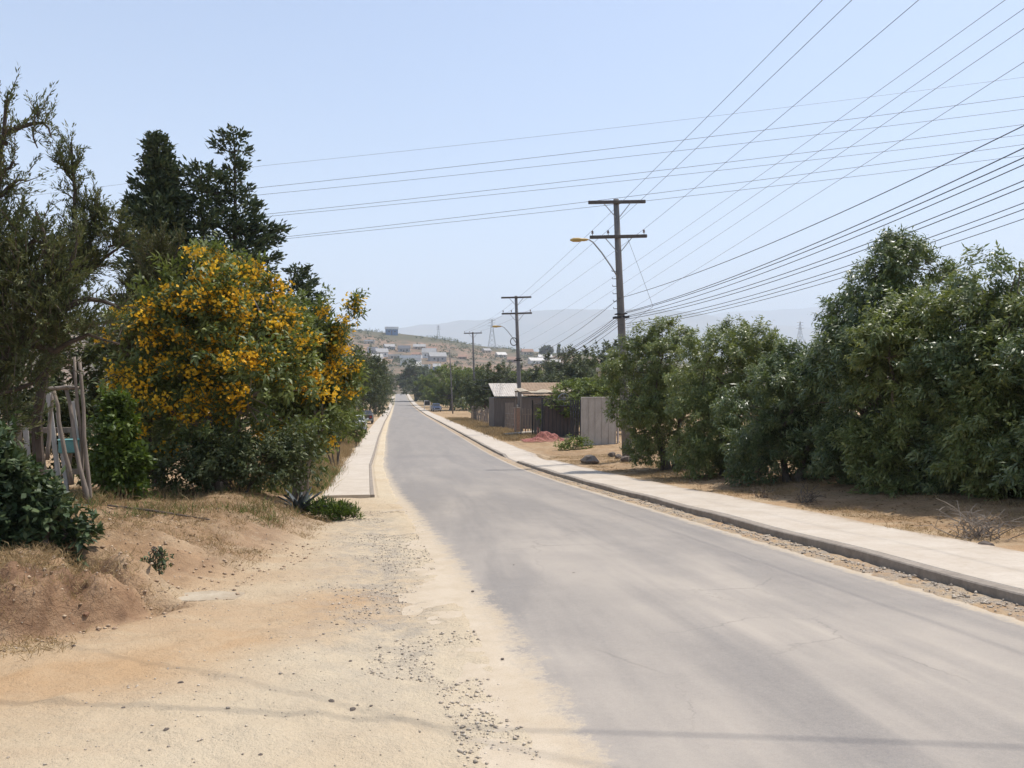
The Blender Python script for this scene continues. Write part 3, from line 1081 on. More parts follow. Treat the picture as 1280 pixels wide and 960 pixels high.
# ---- scraggly fuzzy-twigged trees at the left edge
def scraggly(name, base, limbs, label, group, m=L_SCRAG, Y=9.0, step=.075, tw=.34, nl=34, L=.058, W=.014, r0=.11, fill=None, seed=0, dens=1.0):
    """limbs: pixel polylines [(px,py,dY)...]; twigs with small leaves stand off them"""
    root = empty(name, base)
    tag(root, label, 'tree', group)
    mb = MB()
    P0, O0 = [], []
    for li, (pts, r) in enumerate(limbs):
        w = [at(p[0], p[1], Y + (p[2] if len(p) > 2 else 0)) - base for p in pts]
        seg = []
        for a, b_ in zip(w[:-1], w[1:]):
            k = max(2, int((b_ - a).length / .25))
            for i in range(k):
                seg.append(a.lerp(b_, i / k) + Vector((random.gauss(0, .015), random.gauss(0, .03), random.gauss(0, .015))))
        seg.append(w[-1])
        n = len(seg)
        mb.tube(seg, [max(.006, r * (1 - .85 * i / n)) for i in range(n)], 6, True)
        for i in range(n - 1):
            if i / n < .12 and r > .05:
                continue
            a, b_ = seg[i], seg[i + 1]
            L_ = (b_ - a).length
            for j in range(int(L_ / step * dens) + 1):
                P0.append(a.lerp(b_, random.random()))
                dd = (b_ - a).normalized()
                O0.append(dd * .35 + Vector((random.gauss(0, 1), random.gauss(0, 1), random.gauss(.25, .8))) * .5)
    P0 = np.array([tuple(p) for p in P0]); O0 = unit(np.array([tuple(p) for p in O0]))
    if fill is not None:
        lb, nf = fill
        c_, o_, _ = lobe_clumps(px_lobes(base, lb, Y), nf, .25, .3, seed)
        P0 = np.concatenate([P0, c_]); O0 = np.concatenate([O0, o_])
    p, d, nr, ax, ln = sprigs(P0, O0, nl, tw, .75, .48, -.15, .014)
    N = len(p)
    leaves('crown', p, d, nr, L * (.6 + .8 * rng.random(N)), W, m, root, rnd=np.clip(np.repeat(rng.random(len(P0)), nl) * .6 + rng.random(N) * .4, 0, 1))
    tw_o = leaves('twig', P0, ax, rand_dir(len(P0)), ln * 1.05, .011, M_BARK, root, bend=.04, rnd=np.zeros(len(P0)))
    mb.build('trunk', M_BARKD, root)
    return root


SG = 'scraggly trees at the left edge'
base = g_at(*at(-35, 600, 9.0).xy)
scraggly('scraggly_tree', base, [
    ([(-60, 640), (-55, 480), (-40, 380), (-12, 270), (2, 200), (8, 125)], .075),
    ([(-20, 380), (20, 330), (45, 300), (70, 310)], .05), ([(-8, 250), (12, 235), (30, 225)], .03), ([(0, 215), (14, 200), (24, 205)], .02), ([(-4, 235), (-22, 205), (-30, 180)], .025),
    ([(6, 165), (30, 160), (50, 150), (64, 172)], .03), ([(50, 150), (48, 138)], .012), ([(8, 180), (-30, 150)], .03), ([(40, 160), (47, 185)], .012),
    ([(-30, 480), (30, 430), (80, 380), (110, 372), (150, 385)], .07), ([(30, 430), (70, 440), (110, 420), (150, 430)], .04),
    ([(-25, 430), (40, 380), (60, 320), (45, 265)], .05), ([(40, 380), (90, 330), (100, 290)], .04), ([(-20, 360), (-10, 300), (-25, 240)], .05),
    ([(-30, 500), (20, 490), (60, 460)], .04), ([(-30, 520), (-10, 470), (20, 440)], .04), ([(-60, 400), (-80, 300)], .05),
], 'sprawling scraggly tree filling the left edge, bare twigs reaching into the sky', SG, Y=9.0,
    fill=([(14, 300, 30, 30), (35, 355, 42, 40), (20, 415, 50, 44), (80, 405, 34, 24), (-40, 330, 55, 85), (15, 462, 26, 18), (-14, 520, 26, 46), (2, 240, 10, 20)], 1350), seed=51)
base = g_at(*at(40, 560, 10.5).xy)
scraggly('scraggly_tree', base, [
    ([(40, 600), (54, 470), (80, 380), (92, 300), (93, 240), (89, 178)], .07),
    ([(91, 225), (78, 205), (72, 188)], .018), ([(92, 215), (102, 200)], .012), ([(90, 212), (68, 208)], .014), ([(93, 262), (110, 258)], .014), ([(92, 250), (78, 240)], .012),
    ([(92, 310), (115, 285), (125, 260)], .03), ([(92, 300), (118, 272), (120, 245)], .02), ([(88, 340), (120, 330), (108, 345)], .03), ([(92, 330), (120, 300), (140, 270), (152, 290)], .03),
    ([(84, 370), (105, 330), (100, 350)], .03), ([(86, 360), (130, 320), (160, 300)], .03), ([(92, 330), (60, 300), (50, 280)], .03), ([(135, 310), (142, 300)], .02),
], 'thin scraggly tree with a bare spire between the left edge and cypresses', SG, Y=10.5, step=.05, tw=.24, dens=1.3,
    fill=([(105, 285, 18, 22), (95, 330, 30, 26), (140, 290, 16, 20), (72, 380, 22, 22)], 230), seed=52)
base = g_at(*at(182, 600, 14.9).xy)
scraggly('scraggly_tree', base, [
    ([(182, 600), (186, 500), (190, 400), (196, 330), (205, 288)], .09),
    ([(190, 400), (160, 360), (148, 350)], .03), ([(192, 370), (215, 330), (225, 300)], .03), ([(195, 340), (178, 310), (172, 300)], .025),
    ([(186, 480), (150, 430), (140, 400)], .04), ([(188, 440), (215, 400), (228, 370)], .03),
], 'brown green scrubby tree in front of the dense cypress, beside the yellow blossom', SG, m=leafmat('leaf_dry_green', (0.0576, 0.0627, 0.0243), (0.1008, 0.1035, 0.0365), (0.1656, 0.1490, 0.0608), .15, .65, .2), Y=14.9,
    step=.05, tw=.34, fill=([(192, 350, 18, 44), (182, 410, 22, 46), (204, 318, 12, 20), (172, 470, 16, 36), (165, 380, 14, 22)], 520), seed=53)

# ---- shrubs at the foot of the left bank
base = g_at(*at(45, 690, 7.9).xy)
shrub('shrub', base, px_lobes(base, [(12, 618, 30, 26), (62, 655, 26, 26), (20, 645, 46, 32), (30, 605, 20, 18), (-40, 600, 60, 60), (85, 680, 18, 18), (20, 678, 46, 18)], 7.9, .8), L_DARK,
      'dark glossy shrub at the edge of the bank, nearest on the left', 'shrub', 'shrubs on the left bank', n=420, nl=34, length=.2, L=.09, W=.042, droop=.15, r0=.035, stems=4, twigs=80, jitter=.03, seed=61, shell=.4)
base = g_at(*at(138, 600, 12.4).xy)
shrub('shrub', base, px_lobes(base, [(146, 548, 16, 36), (150, 582, 18, 28), (142, 518, 10, 18), (162, 592, 12, 18), (140, 598, 10, 14)], 12.4, .9), L_GREEN,
      'fresh green shrub behind the leaning poles', 'shrub', 'shrubs on the left bank', n=260, nl=34, length=.20, L=.10, W=.045, droop=.15, r0=.035, stems=4, twigs=50, jitter=.03, seed=62, shell=.4)
base = g_at(*at(300, 610, 13.3).xy)
shrub('shrub', base, px_lobes(base, [(270, 580, 40, 26), (330, 578, 44, 28), (215, 585, 34, 24), (370, 570, 22, 30)], 13.3, .9), L_FAR,
      'low straggly undergrowth at the foot of the yellow blossom shrub', 'shrub', 'shrubs on the left bank', n=430, nl=26, length=.3, L=.085, W=.034, r0=.02, stems=5, twigs=60, jitter=.04, seed=63, shell=.3)
base = g_at(-2.22, 7.8)
shrub('small_plant', base, [(0, 0, .10, .10, .08, .09), (.05, 0, .15, .06, .06, .07), (-.06, 0, .13, .06, .06, .06)], L_DARK,
      'small dark green seedling alone on the bare bank', 'plant', None, n=40, nl=9, length=.07, L=.05, W=.016, up=.8, r0=.006, stems=4, twigs=20, jitter=.008, seed=64, shell=.3)
base = hit(432, 650)
shrub('weed_clump', base + Vector((-.05, .1, 0)), px_lobes(base, [(426, 644, 20, 8), (406, 640, 18, 8), (444, 648, 10, 5)], base.y, .9), L_GREEN,
      'bright green weed clump at the pavement end beside the agave', 'plant', None, n=190, nl=16, length=.13, L=.085, W=.016, up=1.0, spread=.45, droop=0, r0=.008, stems=4, twigs=30, jitter=.02, seed=65, shell=.1)
# behind the left pavement, roadside growth
base = g_at(*at(447, 548, 48).xy)
shrub('shrub', base, px_lobes(base, [(446, 536, 10, 13), (440, 528, 12, 15), (432, 536, 12, 14)], 48, .9), L_FAR2,
      'small grass green shrub in front of the white parked car', 'shrub', 'shrubs on the left bank', n=120, nl=30, length=.3, L=.15, W=.05, r0=.03, stems=4, twigs=20, seed=69, shell=.4)
base = g_at(*at(420, 560, 31).xy)
shrub('shrub', base, px_lobes(base, [(414, 530, 16, 22), (428, 518, 12, 18), (400, 528, 18, 30), (390, 500, 22, 46)], 31, .9), L_FAR2,
      'grey green roadside shrub leaning over the left pavement', 'shrub', 'shrubs on the left bank', n=180, nl=34, length=.4, L=.16, W=.045, r0=.04, stems=4, twigs=30, seed=66, shell=.4)

base = g_at(*at(45, 560, 17).xy)
shrub('dark_bush', base, px_lobes(base, [(30, 500, 50, 66), (85, 480, 36, 60), (70, 560, 60, 50), (0, 450, 44, 50), (-60, 480, 60, 90)], 17, .9), L_FAR,
      'dense dark bush behind the leaning poles and board fence', 'shrub', 'shrubs on the left bank', n=420, nl=36, length=.4, L=.15, W=.05, r0=.05, stems=4, twigs=40, seed=67, shell=.4)
base = g_at(*at(150, 560, 18).xy)
shrub('dark_bush', base, px_lobes(base, [(148, 455, 38, 60), (140, 540, 40, 50), (190, 520, 40, 60), (128, 425, 16, 18)], 18, .9), MATS['leaf_dry_green'],
      'brownish bush in the shade left of the yellow blossom', 'shrub', 'shrubs on the left bank', n=380, nl=36, length=.4, L=.14, W=.045, r0=.05, stems=4, twigs=60, seed=68, shell=.4)

# agave
base = g_at(-1.60, 13.6)
base_ag = base.copy()
ag = empty('agave', base)
tag(ag, 'grey blue agave rosette by the end of the left pavement', 'plant')
mb = MB()
for k in range(26):
    a = k * 2.4
    el = .25 + .95 * (k / 26)
    Lg = .60 - .1 * (k / 26) + random.uniform(-.05, .05)
    pts = []
    for t in (0, .25, .5, .75, 1):
        rr = Lg * t * math.cos(el * (1 - .15 * t))
        pts.append(Vector((math.cos(a) * rr, math.sin(a) * rr, .02 + Lg * t * math.sin(el) - .10 * t * t)))
    sd_ = Vector((-math.sin(a), math.cos(a), 0))
    vs = []
    for p, wd in zip(pts, (.035, .05, .045, .028, .002)):
        vs += [p - sd_ * wd + Vector((0, 0, .015)), p - Vector((0, 0, .012)), p + sd_ * wd + Vector((0, 0, .015)), p + Vector((0, 0, .006))]
    fs = []
    for i in range(4):
        for q_ in range(4):
            fs.append((i * 4 + q_, i * 4 + (q_ + 1) % 4, i * 4 + 4 + (q_ + 1) % 4, i * 4 + 4 + q_))
    mb.add(vs, fs)
M_AG = mat('agave_skin', (.10, .115, .118), (.05, .062, .065), 5, .55, bmp=.1)
mb.build('leaf_rosette', M_AG, ag, smooth=True)

# ---- far trees: a few built trees, then copies
def tree_proto(name, base, lobes, lm, label, group, n, nl, L, W, seed, r0=.18, stems=1, length=.6):
    return shrub(name, base, lobes, lm, label, 'tree', group, n=n, nl=nl, length=length, L=L, W=W, droop=.25, shell=.45, uneven=.35, r0=r0, stems=stems, twigs=30, seed=seed, forkz=.3, boughs=26 if n > 200 else 0, rb=.75)[0]


LEFTROW = 'roadside trees beyond the flowering shrubs'
SPOTS_L = [  # X, Y, height
    (-5.2, 42, 5.4, 'dark roadside tree directly behind the smaller yellow blossom shrub'),
    (-5.4, 58, 5.8, 'dark roadside tree behind the white parked car'),
    (-5.2, 80, 6.6, 'third dark tree of the row down the left side'),
    (-4.4, 102, 7.0, 'fourth dark tree of the row down the left side'),
    (-4.3, 130, 7.4, 'fifth dark tree of the row down the left side'),
    (-4.4, 165, 7.8, 'sixth dark tree of the row down the left side'),
    (-4.6, 210, 8.0, 'last but one dark tree of the row down the left side'),
    (-4.4, 275, 8.4, 'farthest dark tree of the row down the left side'),
]
A = tree_proto('roadside_tree', g_at(-5.2, 42), [(0, 0, 4.2, 1.9, 1.9, 1.9), (1.0, -.3, 3.0, 1.4, 1.5, 1.5), (-1.1, .4, 3.1, 1.5, 1.5, 1.4), (.5, .6, 5.2, 1.1, 1.1, 1.0), (.8, -.5, 1.5, 1.3, 1.3, 1.2)], L_FAR,
               SPOTS_L[0][3], LEFTROW, 420, 36, .26, .085, 71)
for k, (x, y, h, lab) in enumerate(SPOTS_L):
    if k == 0:
        A.scale = (1, 1, h / 5.4)
    else:
        s_ = h / 5.4
        dup(A, g_at(x, y), k * 1.3, (s_ * .9, s_ * .9, s_), lab)

RIGHTROW = 'trees beyond the gate on the right'
B = tree_proto('broad_tree', g_at(9.5, 122), [(0, 0, 4.0, 2.8, 2.4, 2.0), (1.8, 0, 3.2, 1.8, 1.9, 1.6), (-1.8, .4, 3.0, 1.8, 1.8, 1.5), (.5, 0, 5.3, 1.7, 1.6, 1.1), (-.6, -.5, 1.9, 2.0, 1.8, 1.2)], L_FAR2,
               'light green spreading tree behind the thin pole beyond the blue car', RIGHTROW, 460, 34, .30, .10, 72)
D_ = tree_proto('dark_tree', g_at(14, 95), [(0, 0, 4.2, 2.3, 2.2, 2.1), (1.3, .5, 3.2, 1.8, 1.8, 1.7), (-1.4, -.3, 3.3, 1.7, 1.7, 1.6), (.2, -.2, 5.6, 1.5, 1.5, 1.2), (0, 0, 1.8, 2.1, 2.0, 1.3)], L_FAR,
                'dark tree right behind the pale roofed shed', RIGHTROW, 460, 34, .30, .10, 73)


def stand(proto, first, px, py_top, Y, lab, wide=1.0):
    """stands a copy with its top at the given height of the picture, on the ground at distance Y"""
    p = at(px, py_top, Y)
    b_ = g_at(p.x, Y)
    s_ = max(.3, (p.z - b_.z) / 6.7)
    if first:
        proto.location = b_; proto.scale = (s_ * wide, s_ * wide, s_)
        proto['label'] = lab
        return proto
    return dup(proto, b_, random.uniform(0, 6.28), (s_ * wide, s_ * wide, s_), lab)


stand(B, True, 563, 457, 182, 'light green spreading tree behind the thin pole beyond the blue car', 1.25)
for px, pt, Y, lab, w in [
    (541, 470, 215, 'yellow green tree standing just beyond the blue car', 1.1),
    (588, 460, 178, 'light green tree left of the pole with the transformer arms', 1.1),
    (727, 474, 54, 'yellow green bush overhanging the concrete panel fence', 1.5),
    (757, 470, 56, 'yellow green bush beside the pale chimney', 1.3),
    (655, 462, 150, 'light green tree above the pale shed roof', 1.3),
]:
    stand(B, False, px, pt, Y, lab, w)
stand(D_, True, 607, 462, 98, 'dark tree behind the picket fence at the transformer pole', 1.0)
for px, pt, Y, lab, w in [
    (628, 458, 110, 'dark tree directly left of the second utility pole', 1.1),
    (668, 460, 125, 'dark tree right of the second utility pole', 1.3),
    (695, 457, 130, 'dark tree behind the rusty roof', 1.2),
    (725, 440, 92, 'tall dark tree behind the panel fence', 1.1),
    (752, 434, 98, 'tallest dark tree beside the nearest utility pole', 1.1),
    (705, 446, 120, 'dark tree between the gate and the panel fence, far back', 1.1),
    (790, 440, 80, 'dark tree right behind the nearest utility pole', 1.1),
    (519, 453, 330, 'round dark tree at the far end of the road', 1.5),
    (532, 472, 260, 'low dark tree at the far right side of the road', 1.4),
    (600, 466, 190, 'small dark tree far behind the transformer pole', 1.2),
    (640, 464, 210, 'dark tree far beyond the shed', 1.4),
    (572, 470, 220, 'dark tree far behind the light green one', 1.4),
]:
    stand(D_, False, px, pt, Y, lab, w)
E_ = tree_proto('distant_tree', hit(683, 446, hill_z, 480), [(0, 0, 4.2, 3.4, 3.0, 2.4), (2.4, 0, 3.4, 2.0, 2.0, 1.8), (-2.2, .4, 3.2, 2.0, 1.8, 1.8)], L_FAR, 'round dome shaped tree on the far skyline', None, 150, 26, .9, .5, 75, length=.8)
E_.scale = (1.7, 1.7, 1.7)
pt = hit(698, 447, hill_z, 480)
dup(E_, pt, 1, (.55, .55, 2.0), 'narrow pointed tree on the far skyline beside the round one')

# ------------------------------------------------------------------ things of wood, steel and stone
# ---- utility poles
def local_to_world(root, p):
    return root.location + root.rotation_euler.to_matrix() @ Vector(p)


def insulator(mb, p):
    mb.lathe([(.012, -.02), (.014, .07), (.05, .08), (.055, .11), (.03, .125), (.045, .15), (.035, .19), (.012, .20)], p, 8)


def utility_pole(px, py, top, H_arm, label, lamp=None, steps=False, arms=2, rbase=.19, rtop=.105, clampz=None, square=False):
    b_ = hit(px, py)
    t_ = at(top[0], top[1], b_.y)
    H = (t_ - b_).length
    H_arm = [H + q_ for q_ in H_arm]
    print('POLE', px, H)
    lean = math.atan2(t_.x - b_.x, t_.z - b_.z)
    root = empty('utility_pole', b_, (0, lean, 0))
    tag(root, label, 'utility pole', 'utility poles along the road')
    MB().tube([(0, 0, -.3), (0, 0, H * .3), (0, 0, H * .7), (0, 0, H)], [rbase, rbase * .7 + rtop * .3, rbase * .3 + rtop * .7, rtop], 10).build('pole_shaft', M_POLE, root, smooth=True)
    for k, z in enumerate(H_arm[:arms]):
        mb = MB().box((0, -.13, z), (2.35, .10, .13), bev=.012)
        arm = mb.build('crossarm', M_ARM, root)
        for sx in (-1, 1):
            br = MB().tube([(sx * .55, -.13, z - .05), (sx * .06, -.11, z - .62)], .018, 5)
            br.build('brace', M_STEEL, root)
        if k == arms - 1:
            for x in (-1.06, -.42, 1.06):
                mb = MB(); insulator(mb, (x, -.13, z + .065))
                mb.build('insulator', M_PORC, root, smooth=True)
    if clampz:
        mb = MB().box((0, -.12, clampz), (.62, .05, .09), bev=.01).box((0, 0, clampz + .14), (rbase * 2 + .02, rbase * 2 + .02, .05), bev=.01)
        mb.box((0, .12, clampz), (.62, .05, .09), bev=.01)
        mb.build('cable_clamp', M_DARKM, root)
    if steps:
        for k in range(6):
            z = clampz + .35 + k * .30
            MB().tube([(-.12, -.03, z), (-.30, -.05, z), (-.31, -.05, z + .06)], .014, 5).build('step_bolt', M_DARKM, root)
    if lamp:
        z0, dx, dz = lamp
        pts = [(-.1, -.12, z0), (-.35, -.14, z0 + dz * .28), (dx * .55, -.2, z0 + dz * .66), (dx * .80, -.24, z0 + dz * .93), (dx * .92, -.26, z0 + dz * 1.0), (dx, -.28, z0 + dz * 1.0)]
        MB().tube(pts, .028, 7).build('lamp_arm', M_STEEL, root, smooth=True)
        mb = MB()
        m_ = Matrix.Rotation(R(-90), 4, 'Y') @ Matrix.Scale(.62, 4, (1, 0, 0))
        mb.lathe([(.03, -.05), (.07, 0), (.10, .12), (.10, .22), (.14, .34), (.13, .56), (.05, .68)], (dx + .02, -.28, z0 + dz), 10, m_)
        mb.build('lamp_head', M_LAMP, root, smooth=True)
    return root, H


# heights of the crossarms along each pole come from the pole itself
P1, H1 = utility_pole(784, 575, (770, 249), (-.14, -1.52), 'nearest tall utility pole with two crossarms and a yellow lamp, beside the hedge',
                      lamp=(7.35, -1.35, 1.5), steps=True, rbase=.20, rtop=.11, clampz=5.75)
P2, H2 = utility_pole(651, 541, (645, 370), (-.12, -1.35), 'second utility pole with two crossarms, in front of the pale roofed shed', lamp=(6.9, -1.3, 1.35), rbase=.19, rtop=.11, clampz=5.6)
print('POLES', H1, H2, P1.location, P2.location)
P3, H3 = utility_pole(594, 525, (591, 415), (-.15,), 'third utility pole with one crossarm of hanging insulators, by the picket fence', arms=1, rbase=.17, rtop=.10, clampz=5.2)
P4, H4 = utility_pole(566, 517, (562, 437), (), 'thin bare utility pole by the blue car', arms=0, rbase=.14, rtop=.09, clampz=5.0)
# street lamp ring on pole 2
MB().tube([(-.32 + .26 * math.cos(a), -.16, 7.05 + .30 * math.sin(a)) for a in np.linspace(0, 2 * math.pi, 19)], .035, 6, False).build('cable_coil', M_DARKM, P2)

# ---- wires
WIRES = 0


def wire(pts, label, r=.012, sag=.35, m=None, group='cables strung along the road', cat='cable'):
    global WIRES
    path = []
    for a, b_ in zip(pts[:-1], pts[1:]):
        a = Vector(a); b_ = Vector(b_)
        n = 22
        for i in range(n):
            t = i / n
            p = a.lerp(b_, t)
            p.z -= 4 * sag * t * (1 - t) * ((b_ - a).length / 30) ** 1.5
            path.append(p)
    path.append(Vector(pts[-1]))
    o = MB().tube(path, r, 5).build('overhead_wire', m or M_WIRE, loc=path[0])
    tag(o, label, cat, group)
    return o


far = at(505, 462, 300)
# conductors on the insulators of the lower crossarms
for k, (x, p_end, lab) in enumerate([(-1.06, (1032, -4), 'steep conductor from left insulator of the nearest pole, leftmost at the top edge'),
                                     (-.42, (1069, -4), 'steep conductor from middle insulator of the nearest pole, second at the top edge'),
                                     (1.06, (1153, -4), 'steep conductor from right insulator of the nearest pole, third at the top edge')]):
    a = local_to_world(P1, (x, -.13, H1 - 1.52 + .27))
    b2 = local_to_world(P2, (x, -.13, H2 - 1.35 + .27))
    b3 = local_to_world(P3, (x, -.13, H3 - .15 + .27))
    d = ray(*p_end)
    near = Vector(d * (13.5 / d[1])) + EYE
    back = near + (near - a) * .9
    back.z = near.z + .55 * (near.z - a.z)
    wire([back, near, a, b2, b3], lab, .006, .10)
# low cables from the clamp towards the right edge
low = [(155, 6.5, .010, 'uppermost thick cable from the clamp to the right edge'), (183, 5.95, .011, 'second thick cable below the uppermost, from the clamp to the right edge'),
       (195, 5.85, .011, 'third thick cable, close under the second, from the clamp to the right edge'), (204, 5.78, .010, 'thin faint cable under the three thick ones'),
       (224, 5.7, .010, 'upper cable of the close pair dipping behind the tallest hedge tree'), (232, 5.66, .010, 'lower cable of the close pair dipping behind the tallest hedge tree'),
       (252, 5.45, .009, 'upper cable of the lowest pair, passing behind the hedge tops'), (260, 5.4, .009, 'lower cable of the lowest pair, passing behind the hedge tops'), (272, 5.3, .008, 'lowest faint cable seen over the hedge')]
for k, (pyr, z1, r_, lab) in enumerate(low):
    a = local_to_world(P1, (.18 * (1 if k % 2 else -.6), -.16, z1))
    d = ray(1284, pyr)
    yy = 12.5 + .22 * k
    near = Vector(d * (yy / d[1])) + EYE
    back = near + (near - a) * .8
    b2 = local_to_world(P2, (.2 * (1 if k % 2 else -1), -.16, z1 - .75))
    b3 = local_to_world(P3, (.2 * (1 if k % 2 else -1), -.16, min(z1 - 1.0, 6.2)))
    wire([back, near, a, b2, b3] if k < 6 else [back, near, a], lab, r_, .55 if k < 4 else .7)
# a second, fainter line of conductors farther right
for k, (p0, p1, lab) in enumerate([((1262, -4), (640, 425), 'faint thin conductor rising to the top right corner, uppermost of four'), ((1284, 8), (650, 432), 'faint thin conductor second of four rising to the right'),
                                   ((1284, 33), (660, 440), 'faint thin conductor third of four rising to the right'), ((1284, 75), (675, 447), 'faint thin conductor lowest of four rising to the right')]):
    d0 = ray(*p0); a = Vector(d0 * (17 / d0[1])) + EYE
    d1 = ray(*p1); b_ = Vector(d1 * (105 / d1[1])) + EYE
    wire([a + (a - b_) * .25, a, b_], lab, .007, .10, M_WIREG, 'faint line of conductors beyond the hedge')
# wires crossing the road from left to right
for k, (yl, yr, r_, lab) in enumerate([(207, 96, .007, 'very faint topmost wire crossing the sky above the road'), (234, 120, .011, 'second wire from the top crossing the sky above the road'),
                                       (243, 136, .010, 'third wire from the top crossing the sky above the road'), (268, 155, .011, 'upper wire of the middle pair crossing the sky'),
                                       (271, 168, .010, 'lower wire of the middle pair crossing the sky'), (299, 180, .011, 'upper wire of the lowest pair crossing behind the pole top'),
                                       (301, 194, .010, 'lower wire of the lowest pair crossing behind the pole top')]):
    d0 = ray(330, yl); a = Vector(d0 * (46 / d0[1])) + EYE
    d1 = ray(1284, yr); b_ = Vector(d1 * (36.5 / d1[1])) + EYE
    wire([a + (a - b_) * 1.2, a, b_, b_ + (b_ - a) * .4], lab, r_, .10, M_WIREG if k in (0,) else M_WIRE, 'wires crossing high over the road')
# loose lead hanging right of the nearest pole
p0 = local_to_world(P1, (.35, -.2, H1 - 1.6)); p1 = local_to_world(P1, (1.15, -.6, H1 - 4.4))
wire([p0, (p0 + p1) / 2 + Vector((.05, 0, -.1)), p1, at(786, 404, P1.location.y + 1)], 'slack tie lead dangling right of the nearest utility pole', .007, .05, M_WIREG, None)
# wires over the camera whose shadows fall on the dirt
h_ = 9.0
for k, (q0, q1, lab) in enumerate([((0, 880), (1000, 951), 'black service cable high over the dirt track, casting a long shadow'), ((150, 822), (560, 918), 'second black service cable above the dirt track, slanting to the first')]):
    a, b_ = hit(*q0), hit(*q1)
    off = sun_dir * (h_ / sun_dir.z)
    a, b_ = a + off, b_ + off
    e = (b_ - a).normalized()
    wire([a - e * 9, a, b_, b_ + e * 9], lab, .011 - .003 * k, .10, None, 'service cables over the dirt track')

# ---- left junk: leaning poles and broken board fence
LEAN = 'old wooden poles leaning at the left tree'


def leaning(a, b_, r, label, m=M_WOOD):
    mb = MB()
    pts = limb_path(a, b_, .015, 6)
    mb.tube(pts, [.78 * r * (1 - .25 * i / 6) for i in range(7)], 8)
    o = mb.build('wooden_pole', m, loc=a, smooth=True)
    tag(o, label, 'pole', LEAN)
    return o


b0 = hit(112, 632)
leaning(b0 - Vector((0, 0, .1)), at(80, 476, b0.y + .3), .040, 'long weathered pole slanting from the bare ground up to the left tree')
leaning(b0 - Vector((-.02, 0, .2)) + Vector((-.04, .1, 0)), at(99, 446, b0.y + .3), .038, 'grey post nearly upright beside the green shrub')
leaning(at(106, 622, b0.y + .2), at(93, 446, b0.y + .25), .030, 'thin pole crossing in front of the upright grey post')
leaning(at(90, 606, b0.y + .2), at(67, 488, b0.y + .3), .040, 'short dark pole left of the long slanting one')
leaning(at(59, 575, b0.y + .3), at(66, 490, b0.y + .4), .038, 'pale stub pole among the shrub leaves')
leaning(at(58, 487, b0.y + .2), at(99, 485, b0.y + .3), .04, 'stout log lying across the leaning poles')
fb = g_at(*at(50, 600, b0.y + 1.0).xy)
bf = empty('board_fence', fb)
tag(bf, 'broken grey board fence half hidden behind the dark shrub', 'fence')
for k in range(11):
    x, hh, tl = -.62 + .115 * k + random.uniform(-.03, .03), random.uniform(.9, 1.75), random.uniform(-.14, .14)
    MB().box((x, random.uniform(-.02, .01), hh / 2), (random.uniform(.035, .075), .02, hh), ry=tl, bev=.003).build('board', M_WOODG if k % 3 else M_WOOD, bf)
MB().box((-.05, .035, 1.0), (1.3, .04, .08), bev=.004).build('rail', M_WOOD, bf)
MB().box((-.05, .035, .4), (1.3, .04, .08), bev=.004).build('rail', M_WOOD, bf)
M_TURQ = mat('turquoise_paint', (.16, .36, .34), (.12, .25, .24), 6, .6)
o = MB().box((0, 0, .12), (.34, .22, .24), .4, bev=.02).box((0, 0, .25), (.37, .25, .03), .4, bev=.01).build('plastic_crate', M_TURQ, loc=(0, 0, 0))
o.scale = (.75, .75, .75); o.location = at(86, 566, b0.y + .9)
tag(o, 'turquoise plastic crate behind the leaning poles', 'crate')
st = MB().tube([hit(135, 634) + Vector((0, 0, .02)), hit(195, 643) + Vector((0, 0, .03)), hit(262, 652) + Vector((0, 0, .02))], [.012, .014, .009], 6).build('fallen_branch', M_BARK)
tag(st, 'thin straight fallen stick lying across the bank', 'stick')

# concrete slab by the track
sp = hit(235, 747)
mb = MB().add([(-.33, -.06, .05), (-.05, -.14, .055), (.30, -.10, .04), (.36, .06, .05), (.05, .15, .06), (-.30, .09, .06),
               (-.33, -.06, -.08), (-.05, -.14, -.08), (.30, -.10, -.08), (.36, .06, -.08), (.05, .15, -.08), (-.30, .09, -.08)],
              [(0, 1, 2, 3, 4, 5), (11, 10, 9, 8, 7, 6)] + [(i, i + 6, (i + 1) % 6 + 6, (i + 1) % 6) for i in range(6)])
o = mb.build('concrete_slab', mat('slab_concrete', (.46, .39, .29), (.33, .26, .18), 5, .92), loc=(0, 0, 0))
o.location = Vector((-1.72, 7.42, gz(-1.72, 7.42) - .035)); o.rotation_euler = (0.02, .02, .12)
tag(o, 'flat broken concrete slab half sunk beside the dirt track', 'slab')


# ---- stones
def rock_mesh(mb, c, r, seed, flat=.65):
    rs = random.Random(seed)
    rings = [(0.0, -1), (.75, -.55), (1.0, 0.0), (.72, .6), (0.0, .95)]
    n = 7
    vs = [Vector((0, 0, -r * flat * .9))]
    for k, z in rings[1:-1]:
        for i in range(n):
            a = 2 * math.pi * (i + rs.uniform(-.25, .25)) / n
            q_ = r * k * rs.uniform(.78, 1.2)
            vs.append(Vector((math.cos(a) * q_, math.sin(a) * q_ * .8, z * r * flat + rs.uniform(-.12, .12) * r)))
    vs.append(Vector((rs.uniform(-.2, .2) * r, 0, r * flat)))
    fs = [(0, 1 + (i + 1) % n, 1 + i) for i in range(n)]
    for q_ in range(2):
        for i in range(n):
            j = (i + 1) % n
            fs.append((1 + q_ * n + i, 1 + q_ * n + j, 1 + q_ * n + n + j, 1 + q_ * n + n + i))
    fs += [(1 + 2 * n + i, 1 + 2 * n + (i + 1) % n, len(vs) - 1) for i in range(n)]
    mb.add([v_ + Vector(c) for v_ in vs], fs)


